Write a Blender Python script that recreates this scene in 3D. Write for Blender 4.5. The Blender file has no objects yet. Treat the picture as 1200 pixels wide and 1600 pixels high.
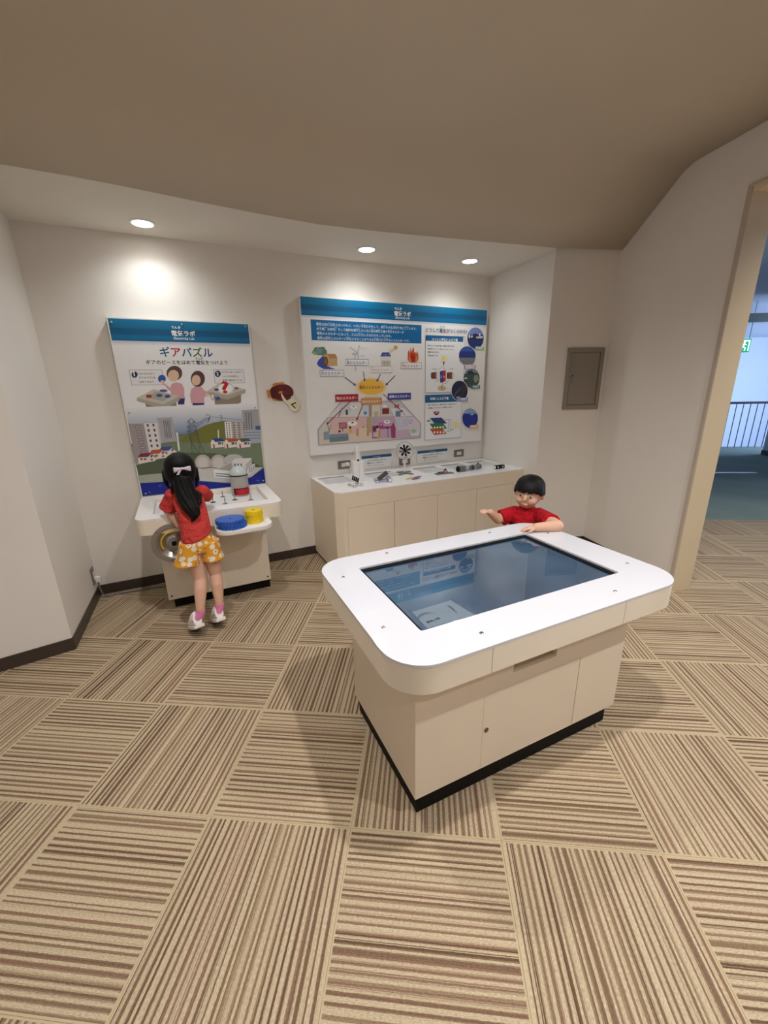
import bpy, bmesh, math, random
import numpy as np
from mathutils import Vector, Matrix
random.seed(7)
SC = bpy.context.scene
COL = SC.collection
PI = math.pi

# ------------------------------------------------------------------ camera
FPX, CAM = 640.81, Vector((0.708, -3.391, 1.432))
YAW, PITCH, ROLL = -0.45107, 0.29577, -0.02002
_f = Vector((-math.sin(YAW)*math.cos(PITCH), math.cos(YAW)*math.cos(PITCH), -math.sin(PITCH)))
_r = Vector((math.cos(YAW), math.sin(YAW), 0)); _u = _r.cross(_f)
RIGHT = _r*math.cos(ROLL) + _u*math.sin(ROLL); UP = _u*math.cos(ROLL) - _r*math.sin(ROLL)
cam = bpy.data.cameras.new('camera'); cam.sensor_fit = 'VERTICAL'; cam.sensor_height = 36; cam.sensor_width = 27
cam.lens = FPX*36/1600; cam.clip_start = 0.02; cam.clip_end = 100
camo = bpy.data.objects.new('camera', cam); COL.objects.link(camo)
m3 = Matrix((RIGHT, UP, -_f)).transposed()
camo.matrix_world = Matrix.Translation(CAM) @ m3.to_4x4()
SC.camera = camo

# ------------------------------------------------------------------ world, exposure, daylight in the hall
SC.view_settings.view_transform = 'Standard'; SC.view_settings.look = 'None'
SC.view_settings.exposure = 0.46; SC.view_settings.gamma = 1.0; SC.view_settings.use_curve_mapping = False
world = bpy.data.worlds.new('sky'); SC.world = world; world.use_nodes = True
wn = world.node_tree.nodes
wn['Background'].inputs[0].default_value = (0.45, 0.68, 1.0, 1); wn['Background'].inputs[1].default_value = 1.0

TH = math.radians(31.57)                       # the carpet grid is turned against the back wall
def gw(gx, gy, z=0):
    a, b = gx+1.143, gy-1.516
    return Vector((math.cos(TH)*a + math.sin(TH)*b, -math.sin(TH)*a + math.cos(TH)*b, z))

W_ALC, W_HALL = 8.5, 470
MAIN_LAMPS = [(1.55, -2.78, 82, 'round recessed downlight in the main ceiling above the touch table'), (0.72, -1.72, 50, 'round recessed downlight in the main ceiling in front of the gear puzzle desk'),
    (-1.0, -2.5, 28, 'round recessed downlight in the main ceiling near the plain left wall'), (2.45, -3.8, 95, 'round recessed downlight in the main ceiling beside the doorway'),
    (0.6, -4.4, 58, 'round recessed downlight in the main ceiling behind the viewer'), (-1.5, -4.4, 18, 'round recessed downlight in the far left rear of the main ceiling')]
ALCOVE_LAMPS = [(0.685, -0.234), (2.109, -0.298), (2.995, -0.345)]
def lamp(name, kind, loc, power, col, parent=None, **kw):
    l = bpy.data.lights.new(name, kind); l.energy = power; l.color = col
    for k, v in kw.items(): setattr(l, k, v)
    o = bpy.data.objects.new(name, l); COL.objects.link(o); o.location = loc
    if parent: o.parent = parent
    return o
wl = lamp('hall_daylight', 'AREA', gw(12.4, 7.2, 1.5), W_HALL, (0.55, 0.70, 1.0), shape='RECTANGLE', size=4.6, size_y=2.3)
wl.rotation_euler = (PI/2, 0, PI/2 - TH)

# ------------------------------------------------------------------ helpers: pixels of the photograph to places
def ray(px, py): return RIGHT*((px-600)/FPX) + UP*((800-py)/FPX) + _f
def onY(px, py, y):
    d = ray(px, py); return CAM + d*((y-CAM.y)/d.y)
def onZ(px, py, z):
    d = ray(px, py); return CAM + d*((z-CAM.z)/d.z)

# ------------------------------------------------------------------ materials
def lin(c):
    return tuple(((x/255)/12.92 if x/255 <= 0.04045 else ((x/255+0.055)/1.055)**2.4) for x in c[:3])
MATS = {}
def mat(name, rgb, rough=0.5, metal=0.0, var=0.06, scale=6.0, bump=0.0, bscale=200.0, emit=0.0, coat=0.0, spec=0.5, trans=0.0, ior=1.5, alpha=1.0, bdist=0.002):
    if name in MATS: return MATS[name]
    m = bpy.data.materials.new(name); m.use_nodes = True; MATS[name] = m
    nt = m.node_tree; N, L = nt.nodes, nt.links; b = N['Principled BSDF']
    c = lin(rgb)
    tc = N.new('ShaderNodeTexCoord'); nz = N.new('ShaderNodeTexNoise'); nz.inputs['Scale'].default_value = scale
    nz.inputs['Detail'].default_value = 4
    L.new(tc.outputs['Object'], nz.inputs['Vector'])
    rp = N.new('ShaderNodeValToRGB'); rp.color_ramp.elements[0].position = 0.3; rp.color_ramp.elements[1].position = 0.7
    rp.color_ramp.elements[0].color = (*[max(0, x*(1-var)) for x in c], 1)
    rp.color_ramp.elements[1].color = (*[min(1, x*(1+var)) for x in c], 1)
    L.new(nz.outputs['Fac'], rp.inputs[0]); L.new(rp.outputs[0], b.inputs['Base Color'])
    b.inputs['Roughness'].default_value = rough; b.inputs['Metallic'].default_value = metal
    b.inputs['Specular IOR Level'].default_value = spec; b.inputs['IOR'].default_value = ior
    b.inputs['Coat Weight'].default_value = coat; b.inputs['Transmission Weight'].default_value = trans
    b.inputs['Alpha'].default_value = alpha
    if emit:
        b.inputs['Emission Color'].default_value = (*c, 1); b.inputs['Emission Strength'].default_value = emit
    if bump:
        n2 = N.new('ShaderNodeTexNoise'); n2.inputs['Scale'].default_value = bscale; n2.inputs['Detail'].default_value = 3
        L.new(tc.outputs['Object'], n2.inputs['Vector'])
        bp = N.new('ShaderNodeBump'); bp.inputs['Strength'].default_value = bump; bp.inputs['Distance'].default_value = bdist
        L.new(n2.outputs['Fac'], bp.inputs['Height']); L.new(bp.outputs[0], b.inputs['Normal'])
    return m

WALL = mat('wall_paper', (236, 231, 225), 0.85, var=0.015, scale=3, bump=0.25, bscale=260)
WALLR = WALL
CEIL = mat('ceiling_paint', (205, 192, 173), 0.9, var=0.02, scale=2, bump=0.2, bscale=300)
BASEB = mat('brown_vinyl_skirting', (66, 56, 50), 0.35, var=0.05)
BEIGE = mat('beige_laminate', (236, 225, 208), 0.5, var=0.015, bump=0.05, bscale=500)
BEIGE2 = mat('beige_laminate_front', (233, 219, 199), 0.5, var=0.015, bump=0.05, bscale=500)
WHITE = mat('white_acrylic', (243, 243, 245), 0.22, var=0.005)
WHITEM = mat('white_matte', (236, 234, 232), 0.5, var=0.01)
BLACK = mat('black_plinth', (10, 10, 10), 0.6, spec=.2)
BLACKG = mat('black_gloss', (10, 10, 11), 0.15)
GREY = mat('grey_metal_paint', (146, 136, 124), 0.45, var=0.03)
GREYD = mat('grey_dark', (70, 66, 62), 0.5)
STEEL = mat('brushed_steel', (190, 188, 184), 0.28, metal=1.0)
TRIM = mat('cream_door_trim', (224, 206, 174), 0.5, var=0.01)
TRIME = mat('door_trim_edge', (196, 182, 166), 0.5, var=0.01)
ALU = mat('cast_grey_metal', (150, 143, 136), 0.38, metal=0.55, var=0.04)
YEL = mat('yellow_plastic', (240, 208, 30), 0.4)
BLU = mat('blue_plastic', (48, 98, 190), 0.4)
RED = mat('red_plastic', (206, 38, 52), 0.4)
SKIN = mat('skin', (218, 172, 148), 0.6, var=0.05, scale=14)
HAIR = mat('black_hair', (7, 6, 7), 0.5, bump=0.8, bscale=160, spec=.22)
GLASSY = mat('clear_plastic', (235, 238, 240), 0.08, trans=0.85, ior=1.25, var=0.0)
GSHEET = mat('grey_sheet', (206, 206, 208), 0.3)

def attr_mat(name, rough=0.4, emit=0.0, coat=0.0, ior=1.5):
    m = bpy.data.materials.new(name); m.use_nodes = True
    N, L = m.node_tree.nodes, m.node_tree.links; b = N['Principled BSDF']
    a = N.new('ShaderNodeAttribute'); a.attribute_name = 'Col'
    tc = N.new('ShaderNodeTexCoord'); nz = N.new('ShaderNodeTexNoise'); nz.inputs['Scale'].default_value = 40
    L.new(tc.outputs['Object'], nz.inputs['Vector'])
    mx = N.new('ShaderNodeMix'); mx.data_type = 'RGBA'; mx.blend_type = 'MULTIPLY'; mx.inputs[0].default_value = 0.03
    L.new(a.outputs['Color'], mx.inputs[6]); L.new(nz.outputs['Color'], mx.inputs[7])
    L.new(mx.outputs[2], b.inputs['Base Color'])
    b.inputs['Roughness'].default_value = rough; b.inputs['Coat Weight'].default_value = coat; b.inputs['IOR'].default_value = ior
    if emit:
        L.new(a.outputs['Color'], b.inputs['Emission Color']); b.inputs['Emission Strength'].default_value = emit
    return m
PRINT = attr_mat('printed_colours')

# ------------------------------------------------------------------ mesh builder
class MB:
    def __init__(s): s.v, s.f = [], []
    def add(s, vs, fs, M=None):
        n = len(s.v)
        s.v += [tuple(M @ Vector(p)) if M else tuple(p) for p in vs]
        s.f += [tuple(i+n for i in f) for f in fs]; return s
    def box(s, x0, x1, y0, y1, z0, z1, M=None):
        return s.add([(x0,y0,z0),(x1,y0,z0),(x1,y1,z0),(x0,y1,z0),(x0,y0,z1),(x1,y0,z1),(x1,y1,z1),(x0,y1,z1)],
                     [(3,2,1,0),(4,5,6,7),(0,1,5,4),(1,2,6,5),(2,3,7,6),(3,0,4,7)], M)
    def prism(s, poly, z0, z1, M=None):
        n = len(poly)
        a = sum(poly[i][0]*poly[(i+1)%n][1]-poly[(i+1)%n][0]*poly[i][1] for i in range(n))
        if a < 0: poly = poly[::-1]
        return s.add([(x,y,z0) for x,y in poly]+[(x,y,z1) for x,y in poly],
                     [tuple(range(n))[::-1], tuple(range(n,2*n))]+[(i,(i+1)%n,n+(i+1)%n,n+i) for i in range(n)], M)
    def lathe(s, prof, n=32, M=None, ring=False):
        if ring: prof = list(prof)+[prof[0]]
        vs, fs = [], []; k = len(prof)
        for i in range(n):
            a = 2*PI*i/n
            vs += [(r*math.cos(a), r*math.sin(a), z) for r, z in prof]
        for i in range(n):
            j = (i+1) % n
            fs += [(i*k+q, j*k+q, j*k+q+1, i*k+q+1) for q in range(k-1)]
        if ring: return s.add(vs, fs, M)
        if prof[0][0] > 1e-6: fs.append(tuple(i*k for i in range(n))[::-1])
        if prof[-1][0] > 1e-6: fs.append(tuple(i*k+k-1 for i in range(n)))
        return s.add(vs, fs, M)
    def tube(s, pts, rad, n=10, M=None, flat=1.0):
        pts = [Vector(p) for p in pts]
        if not hasattr(rad, '__len__'): rad = [rad]*len(pts)
        vs, fs = [], []; up = None
        for i, p in enumerate(pts):
            t = (pts[min(i+1,len(pts)-1)]-pts[max(i-1,0)]).normalized()
            if up is None:
                up = Vector((0,0,1)) if abs(t.z) < .9 else Vector((0,1,0))
            a = t.cross(up).normalized(); b = a.cross(t).normalized(); up = b
            vs += [tuple(p + a*math.cos(2*PI*k/n)*rad[i] + b*math.sin(2*PI*k/n)*rad[i]*flat) for k in range(n)]
        for i in range(len(pts)-1):
            fs += [(i*n+k, (i+1)*n+k, (i+1)*n+(k+1)%n, i*n+(k+1)%n) for k in range(n)]
        fs += [tuple(range(n)), tuple(range((len(pts)-1)*n, len(pts)*n))[::-1]]
        return s.add(vs, fs, M)
    def ball(s, c, r, M=None, nu=20, nv=12, R=None):
        if not hasattr(r, '__len__'): r = (r,r,r)
        c = Vector(c); vs = []; fs = []
        def P(th, ph):
            q = Vector((r[0]*math.sin(th)*math.cos(ph), r[1]*math.sin(th)*math.sin(ph), r[2]*math.cos(th)))
            if R: q = R @ q
            return tuple(c+q)
        vs.append(P(0,0))
        for i in range(1,nv):
            vs += [P(PI*i/nv, 2*PI*j/nu) for j in range(nu)]
        vs.append(P(PI,0)); L = len(vs)-1
        for j in range(nu):
            fs.append((0, 1+j, 1+(j+1)%nu))
            for i in range(nv-2):
                a = 1+i*nu; fs.append((a+j, a+nu+j, a+nu+(j+1)%nu, a+(j+1)%nu))
            a = 1+(nv-2)*nu; fs.append((a+j, L, a+(j+1)%nu))
        return s.add(vs, fs, M)
    def loft(s, rings, n=24, M=None):
        """rings: (centre, rx, ry, [axis x, axis y]) closed solid"""
        vs, fs = [], []
        for c, rx, ry, *ax in rings:
            c = Vector(c); A, B = (Vector(ax[0]), Vector(ax[1])) if ax else (Vector((1,0,0)), Vector((0,1,0)))
            vs += [tuple(c + A*rx*math.cos(2*PI*k/n) + B*ry*math.sin(2*PI*k/n)) for k in range(n)]
        k2 = len(rings)
        for i in range(k2-1):
            fs += [(i*n+k, i*n+(k+1)%n, (i+1)*n+(k+1)%n, (i+1)*n+k) for k in range(n)]
        fs += [tuple(range(n))[::-1], tuple(range((k2-1)*n, k2*n))]
        return s.add(vs, fs, M)
    def limb(s, pts, rad, n=16):
        """chain of balls and tapered cones: a limb with round joints"""
        pts = [Vector(p) for p in pts]
        for p, r in zip(pts, rad): s.ball(p, r, nu=n, nv=10)
        for i in range(len(pts)-1):
            if (pts[i+1]-pts[i]).length > 1e-5: s.tube([pts[i], pts[i+1]], [rad[i], rad[i+1]], n)
        return s

def mesh_of(mb, smooth=None, bevel=0, seg=2):
    me = bpy.data.meshes.new('m'); me.from_pydata(mb.v, [], mb.f)
    bm = bmesh.new(); bm.from_mesh(me)
    bmesh.ops.recalc_face_normals(bm, faces=bm.faces)
    if bevel:
        es = [e for e in bm.edges if len(e.link_faces) == 2 and e.calc_face_angle(0) > 0.6]
        bmesh.ops.bevel(bm, geom=es, offset=bevel, segments=seg, profile=0.5, affect='EDGES', clamp_overlap=True)
    bm.to_mesh(me); bm.free()
    if smooth is not None:
        me.polygons.foreach_set('use_smooth', [True]*len(me.polygons)); me.set_sharp_from_angle(angle=math.radians(smooth))
    me.update(); return me

def link(name, me, m, parent=None):
    me.name = name
    if m is not None and not me.materials: me.materials.append(m)
    o = bpy.data.objects.new(name, me); COL.objects.link(o)
    if parent: o.parent = parent
    return o
def obj(name, mb, m, parent=None, smooth=None, bevel=0, seg=2, label=None):
    o = link(name, mesh_of(mb, smooth, bevel, seg), m, parent)
    if label: o['label'] = label
    return o
def tag(o, label, cat, group=None):
    o['label'] = label; o['category'] = cat
    if group: o['group'] = group
    return o
def thing(name, label, cat, loc=(0,0,0), rz=0, group=None):
    o = bpy.data.objects.new(name, None); COL.objects.link(o); o.empty_display_size = 0.05
    o.location = loc; o.rotation_euler = (0,0,rz); return tag(o, label, cat, group)
def struct(name, mb, m, parent=None, smooth=None, bevel=0):
    o = obj(name, mb, m, parent, smooth, bevel); o['kind'] = 'structure'; return o
def copy_tree(o, parent=None):
    c = o.copy(); COL.objects.link(c); c.parent = parent
    for ch in list(o.children): copy_tree(ch, c)
    return c
def rrect(x0, x1, y0, y1, r, n=8, corners=(1,1,1,1)):
    """counter-clockwise rounded rectangle, corners from x0y0"""
    out = []
    for (cx, cy, a), on in zip(((x0,y0,PI),(x1,y0,1.5*PI),(x1,y1,0),(x0,y1,.5*PI)), corners):
        if not on: out.append((cx,cy)); continue
        sx = cx + (r if cx == x0 else -r); sy = cy + (r if cy == y0 else -r)
        out += [(sx+r*math.cos(a+.5*PI*k/n), sy+r*math.sin(a+.5*PI*k/n)) for k in range(n+1)]
    return out
def plate(outer, holes, z0, z1, M=None):
    """flat plate with holes, as a builder"""
    bm = bmesh.new(); es = []
    for lp in [outer]+holes:
        vs = [bm.verts.new((x,y,z1)) for x,y in lp]
        es += [bm.edges.new((vs[i], vs[(i+1)%len(vs)])) for i in range(len(vs))]
    bmesh.ops.triangle_fill(bm, use_beauty=True, use_dissolve=False, edges=es)
    r = bmesh.ops.extrude_face_region(bm, geom=list(bm.faces))
    for g in r['geom']:
        if isinstance(g, bmesh.types.BMVert): g.co.z = z0
    bm.verts.index_update()
    mb = MB(); mb.add([v.co[:] for v in bm.verts], [tuple(v.index for v in f.verts) for f in bm.faces], M)
    bm.free(); return mb
def wall_box(mb, a, b, thick, z0, z1, ext=0):
    """box from a to b; thickness goes to the left of a->b"""
    a, b = Vector((*a[:2],0)), Vector((*b[:2],0)); d = (b-a).normalized(); n = Vector((-d.y, d.x, 0))*thick
    a = a-d*ext; b = b+d*ext
    return mb.prism([a[:2], b[:2], (b+n)[:2], (a+n)[:2]], z0, z1)

# front-facing plates: local x right, local y up -> world x, z, thickness toward -y
def FRONT(y): return Matrix(((1,0,0,0),(0,0,-1,y),(0,1,0,0),(0,0,0,1)))   # local z=0 at plane y, +z toward the viewer

# ================================================================== THE ROOM
J, L_ = (-0.03, -0.728), (-2.6, -1.17)
K, D = Vector((3.92, -0.99, 0)), Vector((3.686, -1.903, 0))
WD = (D-K).normalized(); WN = Vector((-WD.y, WD.x, 0))           # along the right wall, and out of the room
if WN.x < 0: WN = -WN
PP = (3.446, -0.80); AC = 2.39; MC = 2.72
OPEN = 2.0
D_END = D + WD*OPEN; R_END = D + WD*4.75

floor = struct('floor', MB().prism([gw(-4.5,-5)[:2], gw(9.5,-5)[:2], gw(9.5,3.5)[:2], gw(-4.5,3.5)[:2]], -0.06, -0.008), mat('floor_screed', (150,135,110), 0.9))

def carpet_material():
    m = bpy.data.materials.new('striped_loop_carpet'); m.use_nodes = True
    N, L = m.node_tree.nodes, m.node_tree.links; b = N['Principled BSDF']; b.inputs['Roughness'].default_value = 0.95
    b.inputs['Specular IOR Level'].default_value = 0.15
    tc = N.new('ShaderNodeTexCoord'); oi = N.new('ShaderNodeObjectInfo')
    sp = N.new('ShaderNodeSeparateXYZ'); L.new(tc.outputs['Object'], sp.inputs[0])
    def math_(op, a, bb=None, c=None):
        n = N.new('ShaderNodeMath'); n.operation = op
        for i, x in enumerate((a, bb, c)):
            if x is None: continue
            if isinstance(x, (int, float)): n.inputs[i].default_value = x
            else: L.new(x, n.inputs[i])
        return n.outputs[0]
    off = math_('MULTIPLY', oi.outputs['Random'], 57.0)
    wob = N.new('ShaderNodeTexNoise'); wob.inputs['Scale'].default_value = 60; L.new(tc.outputs['Object'], wob.inputs['Vector'])
    wv = math_('MULTIPLY', math_('SUBTRACT', wob.outputs['Fac'], 0.5), 0.0022)
    v = math_('ADD', math_('ADD', sp.outputs['Y'], wv), off)
    n1 = N.new('ShaderNodeTexNoise'); n1.noise_dimensions = '1D'; n1.inputs['Scale'].default_value = 46; n1.inputs['Detail'].default_value = 2; L.new(v, n1.inputs['W'])
    t = math_('ADD', math_('MULTIPLY', v, 50.0), math_('MULTIPLY', n1.outputs['Fac'], 1.0))
    tri = math_('PINGPONG', t, 0.5)                              # 0 .. 0.5, two edges per stripe
    n2 = N.new('ShaderNodeTexNoise'); n2.noise_dimensions = '1D'; n2.inputs['Scale'].default_value = 330; n2.inputs['Detail'].default_value = 1; L.new(v, n2.inputs['W'])
    mask = math_('ADD', tri, math_('MULTIPLY', math_('SUBTRACT', n2.outputs['Fac'], 0.5), 0.42))
    mr = N.new('ShaderNodeMapRange'); mr.interpolation_type = 'SMOOTHSTEP'; mr.inputs[1].default_value = 0.17; mr.inputs[2].default_value = 0.38; L.new(mask, mr.inputs[0])
    wnz = N.new('ShaderNodeTexWhiteNoise'); wnz.noise_dimensions = '1D'; L.new(math_('FLOOR', math_('ADD', t, 0.5)), wnz.inputs['W'])
    r1 = N.new('ShaderNodeValToRGB'); cr = r1.color_ramp
    cr.elements[0].position = 0; cr.elements[0].color = (*lin((150,128,100)),1)
    cr.elements[1].position = 1; cr.elements[1].color = (*lin((96,72,53)),1)
    for p, c in ((.3,(132,108,83)),(.55,(112,87,66)),(.75,(136,104,84)),(.88,(104,79,59))):
        el = cr.elements.new(p); el.color = (*lin(c),1)
    L.new(wnz.outputs['Value'], r1.inputs[0])
    # yarn fleck, stretched along the stripe
    mp = N.new('ShaderNodeMapping'); mp.inputs['Scale'].default_value = (130, 460, 1); L.new(tc.outputs['Object'], mp.inputs[0])
    fl = N.new('ShaderNodeTexNoise'); fl.inputs['Scale'].default_value = 1.0; fl.inputs['Detail'].default_value = 3; L.new(mp.outputs[0], fl.inputs['Vector'])
    base = N.new('ShaderNodeMix'); base.data_type = 'RGBA'; L.new(n1.outputs['Fac'], base.inputs[0])
    base.inputs[6].default_value = (*lin((195,178,149)),1); base.inputs[7].default_value = (*lin((175,156,127)),1)
    sm_ = N.new('ShaderNodeMix'); sm_.data_type = 'RGBA'; L.new(mr.outputs[0], sm_.inputs[0]); L.new(base.outputs[2], sm_.inputs[6]); L.new(r1.outputs[0], sm_.inputs[7])
    mix = N.new('ShaderNodeMix'); mix.data_type = 'RGBA'; mix.blend_type = 'OVERLAY'; mix.inputs[0].default_value = 0.42
    fr_ = N.new('ShaderNodeMapRange'); fr_.inputs[1].default_value = .3; fr_.inputs[2].default_value = .7; fr_.inputs[3].default_value = .2; fr_.inputs[4].default_value = .8; L.new(fl.outputs['Fac'], fr_.inputs[0])
    L.new(sm_.outputs[2], mix.inputs[6]); L.new(fr_.outputs[0], mix.inputs[7])
    hsv = N.new('ShaderNodeHueSaturation'); hsv.inputs['Saturation'].default_value = 0.95
    L.new(mix.outputs[2], hsv.inputs['Color'])
    # plain pale yarn along the tile edge
    ax, ay = math_('ABSOLUTE', sp.outputs['X']), math_('ABSOLUTE', sp.outputs['Y'])
    edge = math_('GREATER_THAN', math_('MAXIMUM', ax, ay), 0.2445)
    m2 = N.new('ShaderNodeMix'); m2.data_type = 'RGBA'; L.new(edge, m2.inputs[0]); L.new(hsv.outputs[0], m2.inputs[6])
    m2.inputs[7].default_value = (*lin((188,171,140)),1)
    L.new(m2.outputs[2], b.inputs['Base Color'])
    h = math_('ADD', math_('MULTIPLY', mr.outputs[0], -0.4), fl.outputs['Fac'])
    bp = N.new('ShaderNodeBump'); bp.inputs['Strength'].default_value = 0.5; bp.inputs['Distance'].default_value = 0.003
    L.new(h, bp.inputs['Height']); L.new(bp.outputs[0], b.inputs['Normal'])
    return m
CARPET = carpet_material()
tile_me = mesh_of(MB().box(-.2498,.2498,-.2498,.2498,-.008,0), None, 0.0006, 1)
def inside(p, poly):
    c = False; n = len(poly)
    for i in range(n):
        (x1,y1),(x2,y2) = poly[i], poly[(i+1)%n]
        if (y1 > p[1]) != (y2 > p[1]) and p[0] < (x2-x1)*(p[1]-y1)/(y2-y1)+x1: c = not c
    return c
ROOM = [(0.03,0.03), (3.5,0.03), PP, tuple(K[:2]), tuple(D[:2]), tuple((D+WN*6)[:2]), (7.5,-4.0), tuple(D_END[:2]), tuple(R_END[:2]), (-2.6,-6.4), L_, J]
HALLP = [(3.95,-1.98), (4.25,-.85), (5.3,-.85), (9.5,-3.4), (8.0,-4.6), tuple((D_END+WN*.2)[:2])]
for i in range(-8, 18):
    for j in range(-9, 7):
        c = gw(i*.5+.25, j*.5+.25)
        corner = [gw(i*.5+a, j*.5+b)[:2] for a in (0.03,.47) for b in (0.03,.47)]
        if not (inside(c[:2], HALLP) or inside(c[:2], ROOM) or any(inside(q, ROOM) for q in corner)): continue
        if c.y < -4.6: continue
        t = link('carpet_tile', tile_me, CARPET, floor); t.location = c
        t.rotation_euler = (0,0,-TH + (PI/2 if (i+j) % 2 == 0 else 0) + random.choice((0,PI)))

# walls
struct('wall_back', wall_box(MB(), (0,0), (3.5,0), 0.12, 0, 2.9, 0.1), WALL)
struct('wall_left_return', wall_box(MB(), J, (0,0), 0.12, 0, 2.9), WALL)
struct('wall_left', wall_box(MB(), L_, J, 0.12, 0, 2.9), WALL)
struct('wall_side', wall_box(MB(), (-2.6,-6.4), L_, 0.12, 0, 2.9), WALL)
struct('wall_rear', wall_box(MB(), R_END, (-2.6,-6.4), 0.12, 0, 2.9, 0.1), WALL)
struct('wall_alcove_right', MB().prism([(3.5,0.02), PP, K[:2], (K+WN*.15)[:2], (K+WN*.15+Vector((0,1.2,0)))[:2], (3.5,.2)], 0, 2.9), WALL)
wr = MB()
wall_box(wr, K, D, 0.15, 0, 2.9)
wall_box(wr, D_END, R_END, 0.15, 0, 2.9)
wall_box(wr, D, D_END, 0.15, 2.43, 2.9)
struct('wall_right', wr, WALL)
# skirtings
for nm, a, b in (('baseboard_back', (0,0), (1.66,0)), ('baseboard_left_return', J, (0,0)), ('baseboard_left', L_, J)):
    a, b = Vector((*a,0)), Vector((*b,0)); d = (b-a).normalized()
    struct(nm, wall_box(MB(), b, a, 0.008, 0, 0.075, 0.006), BASEB)
struct('baseboard_alcove_right', wall_box(MB(), K[:2], PP, 0.008, 0, 0.075), BASEB)
struct('baseboard_right', wall_box(MB(), D[:2], K[:2], 0.008, 0, 0.075), BASEB)
# door lining
tm = MB()
q0, q1 = D - WN*.004, D + WN*.154
tm.prism([q0[:2], q1[:2], (q1+WD*.02)[:2], (q0+WD*.02)[:2]], 0, 2.41)
a0, a1 = D + WD*OPEN - WN*.004, D + WD*OPEN + WN*.154
tm.prism([a0[:2], a1[:2], (a1-WD*.02)[:2], (a0-WD*.02)[:2]], 0, 2.41)
tm.prism([q0[:2], q1[:2], a1[:2], a0[:2]], 2.41, 2.43)
t1 = struct('trim_1', tm, TRIM)
te = MB()
e0, e1 = D - WN*.014, D + WN*.0
te.prism([(e0-WD*.008)[:2], (e1-WD*.008)[:2], (e1+WD*.02)[:2], (e0+WD*.02)[:2]], 0, 2.43)
f0, f1 = a0 - WN*.010, a0+WN*.004
te.prism([(f0+WD*.03)[:2], (f1+WD*.03)[:2], (f1-WD*.02)[:2], (f0-WD*.02)[:2]], 0, 2.43)
te.prism([(e0-WD*.008)[:2], (e1-WD*.008)[:2], (f1+WD*.03)[:2], (f0+WD*.03)[:2]], 2.43, 2.445)
o = obj('architrave', te, TRIME, t1, bevel=.004)

# ceilings
EDGE = [(-2.62,-1.19), (-1.3,-.965), (-.03,-.745), (.17,-.738), (.437,-.732), (.651,-.71), (.939,-.672), (1.274,-.634), (1.661,-.612), (2.07,-.65), (2.53,-.716), (3.01,-.79), (3.40,-.85), (3.92,-1.01)]
struct('ceiling_alcove', MB().prism([(-2.62,.1)]+[e for e in EDGE[:-1]]+[(3.45,-.80),(3.6,.1)], AC, AC+.06), mat('alcove_ceiling_paint', (228,222,212), 0.9, var=.01))
cm = MB(); prof = [(0,0),(.25,.168),(.43,.289),(.47,.312),(.51,.325),(.56,.33),(.66,.33),(5.9,.33)]
nE = len(EDGE)
for s, h in prof:
    for (x, y) in EDGE: cm.v.append((x+WD.x*s, y+WD.y*s, AC+h))
for i in range(len(prof)-1):
    for k in range(nE-1):
        cm.f.append((i*nE+k, i*nE+k+1, (i+1)*nE+k+1, (i+1)*nE+k))
n0 = len(cm.v)
cm.v += [(-4.4,-1.2,MC), (-4.4,-7,MC)]
ce = link('ceiling', mesh_of(cm, 50), CEIL); ce['kind'] = 'structure'
sm = ce.modifiers.new('thickness', 'SOLIDIFY'); sm.thickness = 0.05; sm.offset = 1 if mesh_of(cm).polygons[0].normal.z > 0 else -1

# downlights: trim ring, reflector, glowing lens, and the light they give
def downlight(x, y, z, power, label, group, col=(1.0,0.93,0.84), r=.058, spot=118, lens=14.0, blend=.75):
    t = thing('downlight', label, 'ceiling light', (x,y,z), 0, group)
    obj('trim_ring', MB().lathe([(r+.012,0.0),(r+.012,-.004),(r,-.007),(r-.002,-.002),(r-.002,0)], 40, ring=True), WHITEM, t, 40)
    e = mat('lamp_lens_%d' % int(lens), (255,250,242), .5, emit=lens, var=0)
    obj('lens', MB().lathe([(0,-.0035),(r*.6,-.0035),(r-.003,-.0025),(r-.003,-.0005),(0,-.0005)], 36), e, t, 40)
    lamp('lamp_light', 'SPOT', (0,0,-.02), power, col, t, spot_size=math.radians(spot), spot_blend=blend, shadow_soft_size=.035)
    return t
for (x, y), lb in zip(ALCOVE_LAMPS, ('round recessed downlight above the gear puzzle board', 'round recessed downlight above the left half of the large wall panel', 'round recessed downlight nearest the right side wall of the alcove')):
    downlight(x, y, AC, W_ALC, lb, 'alcove downlights', col=(.95,1.0,.99), spot=150, blend=1.0)
for (x, y, w, lb) in MAIN_LAMPS:
    downlight(x, y, MC, w, lb, 'main ceiling downlights', spot=150, blend=1.0, col=(1.0,.965,.925))

downlight(4.75, -2.75, 2.88, 130, 'round recessed downlight in the hall ceiling just past the doorway', 'hall downlights', spot=130, col=(1.0,.93,.82))
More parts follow.
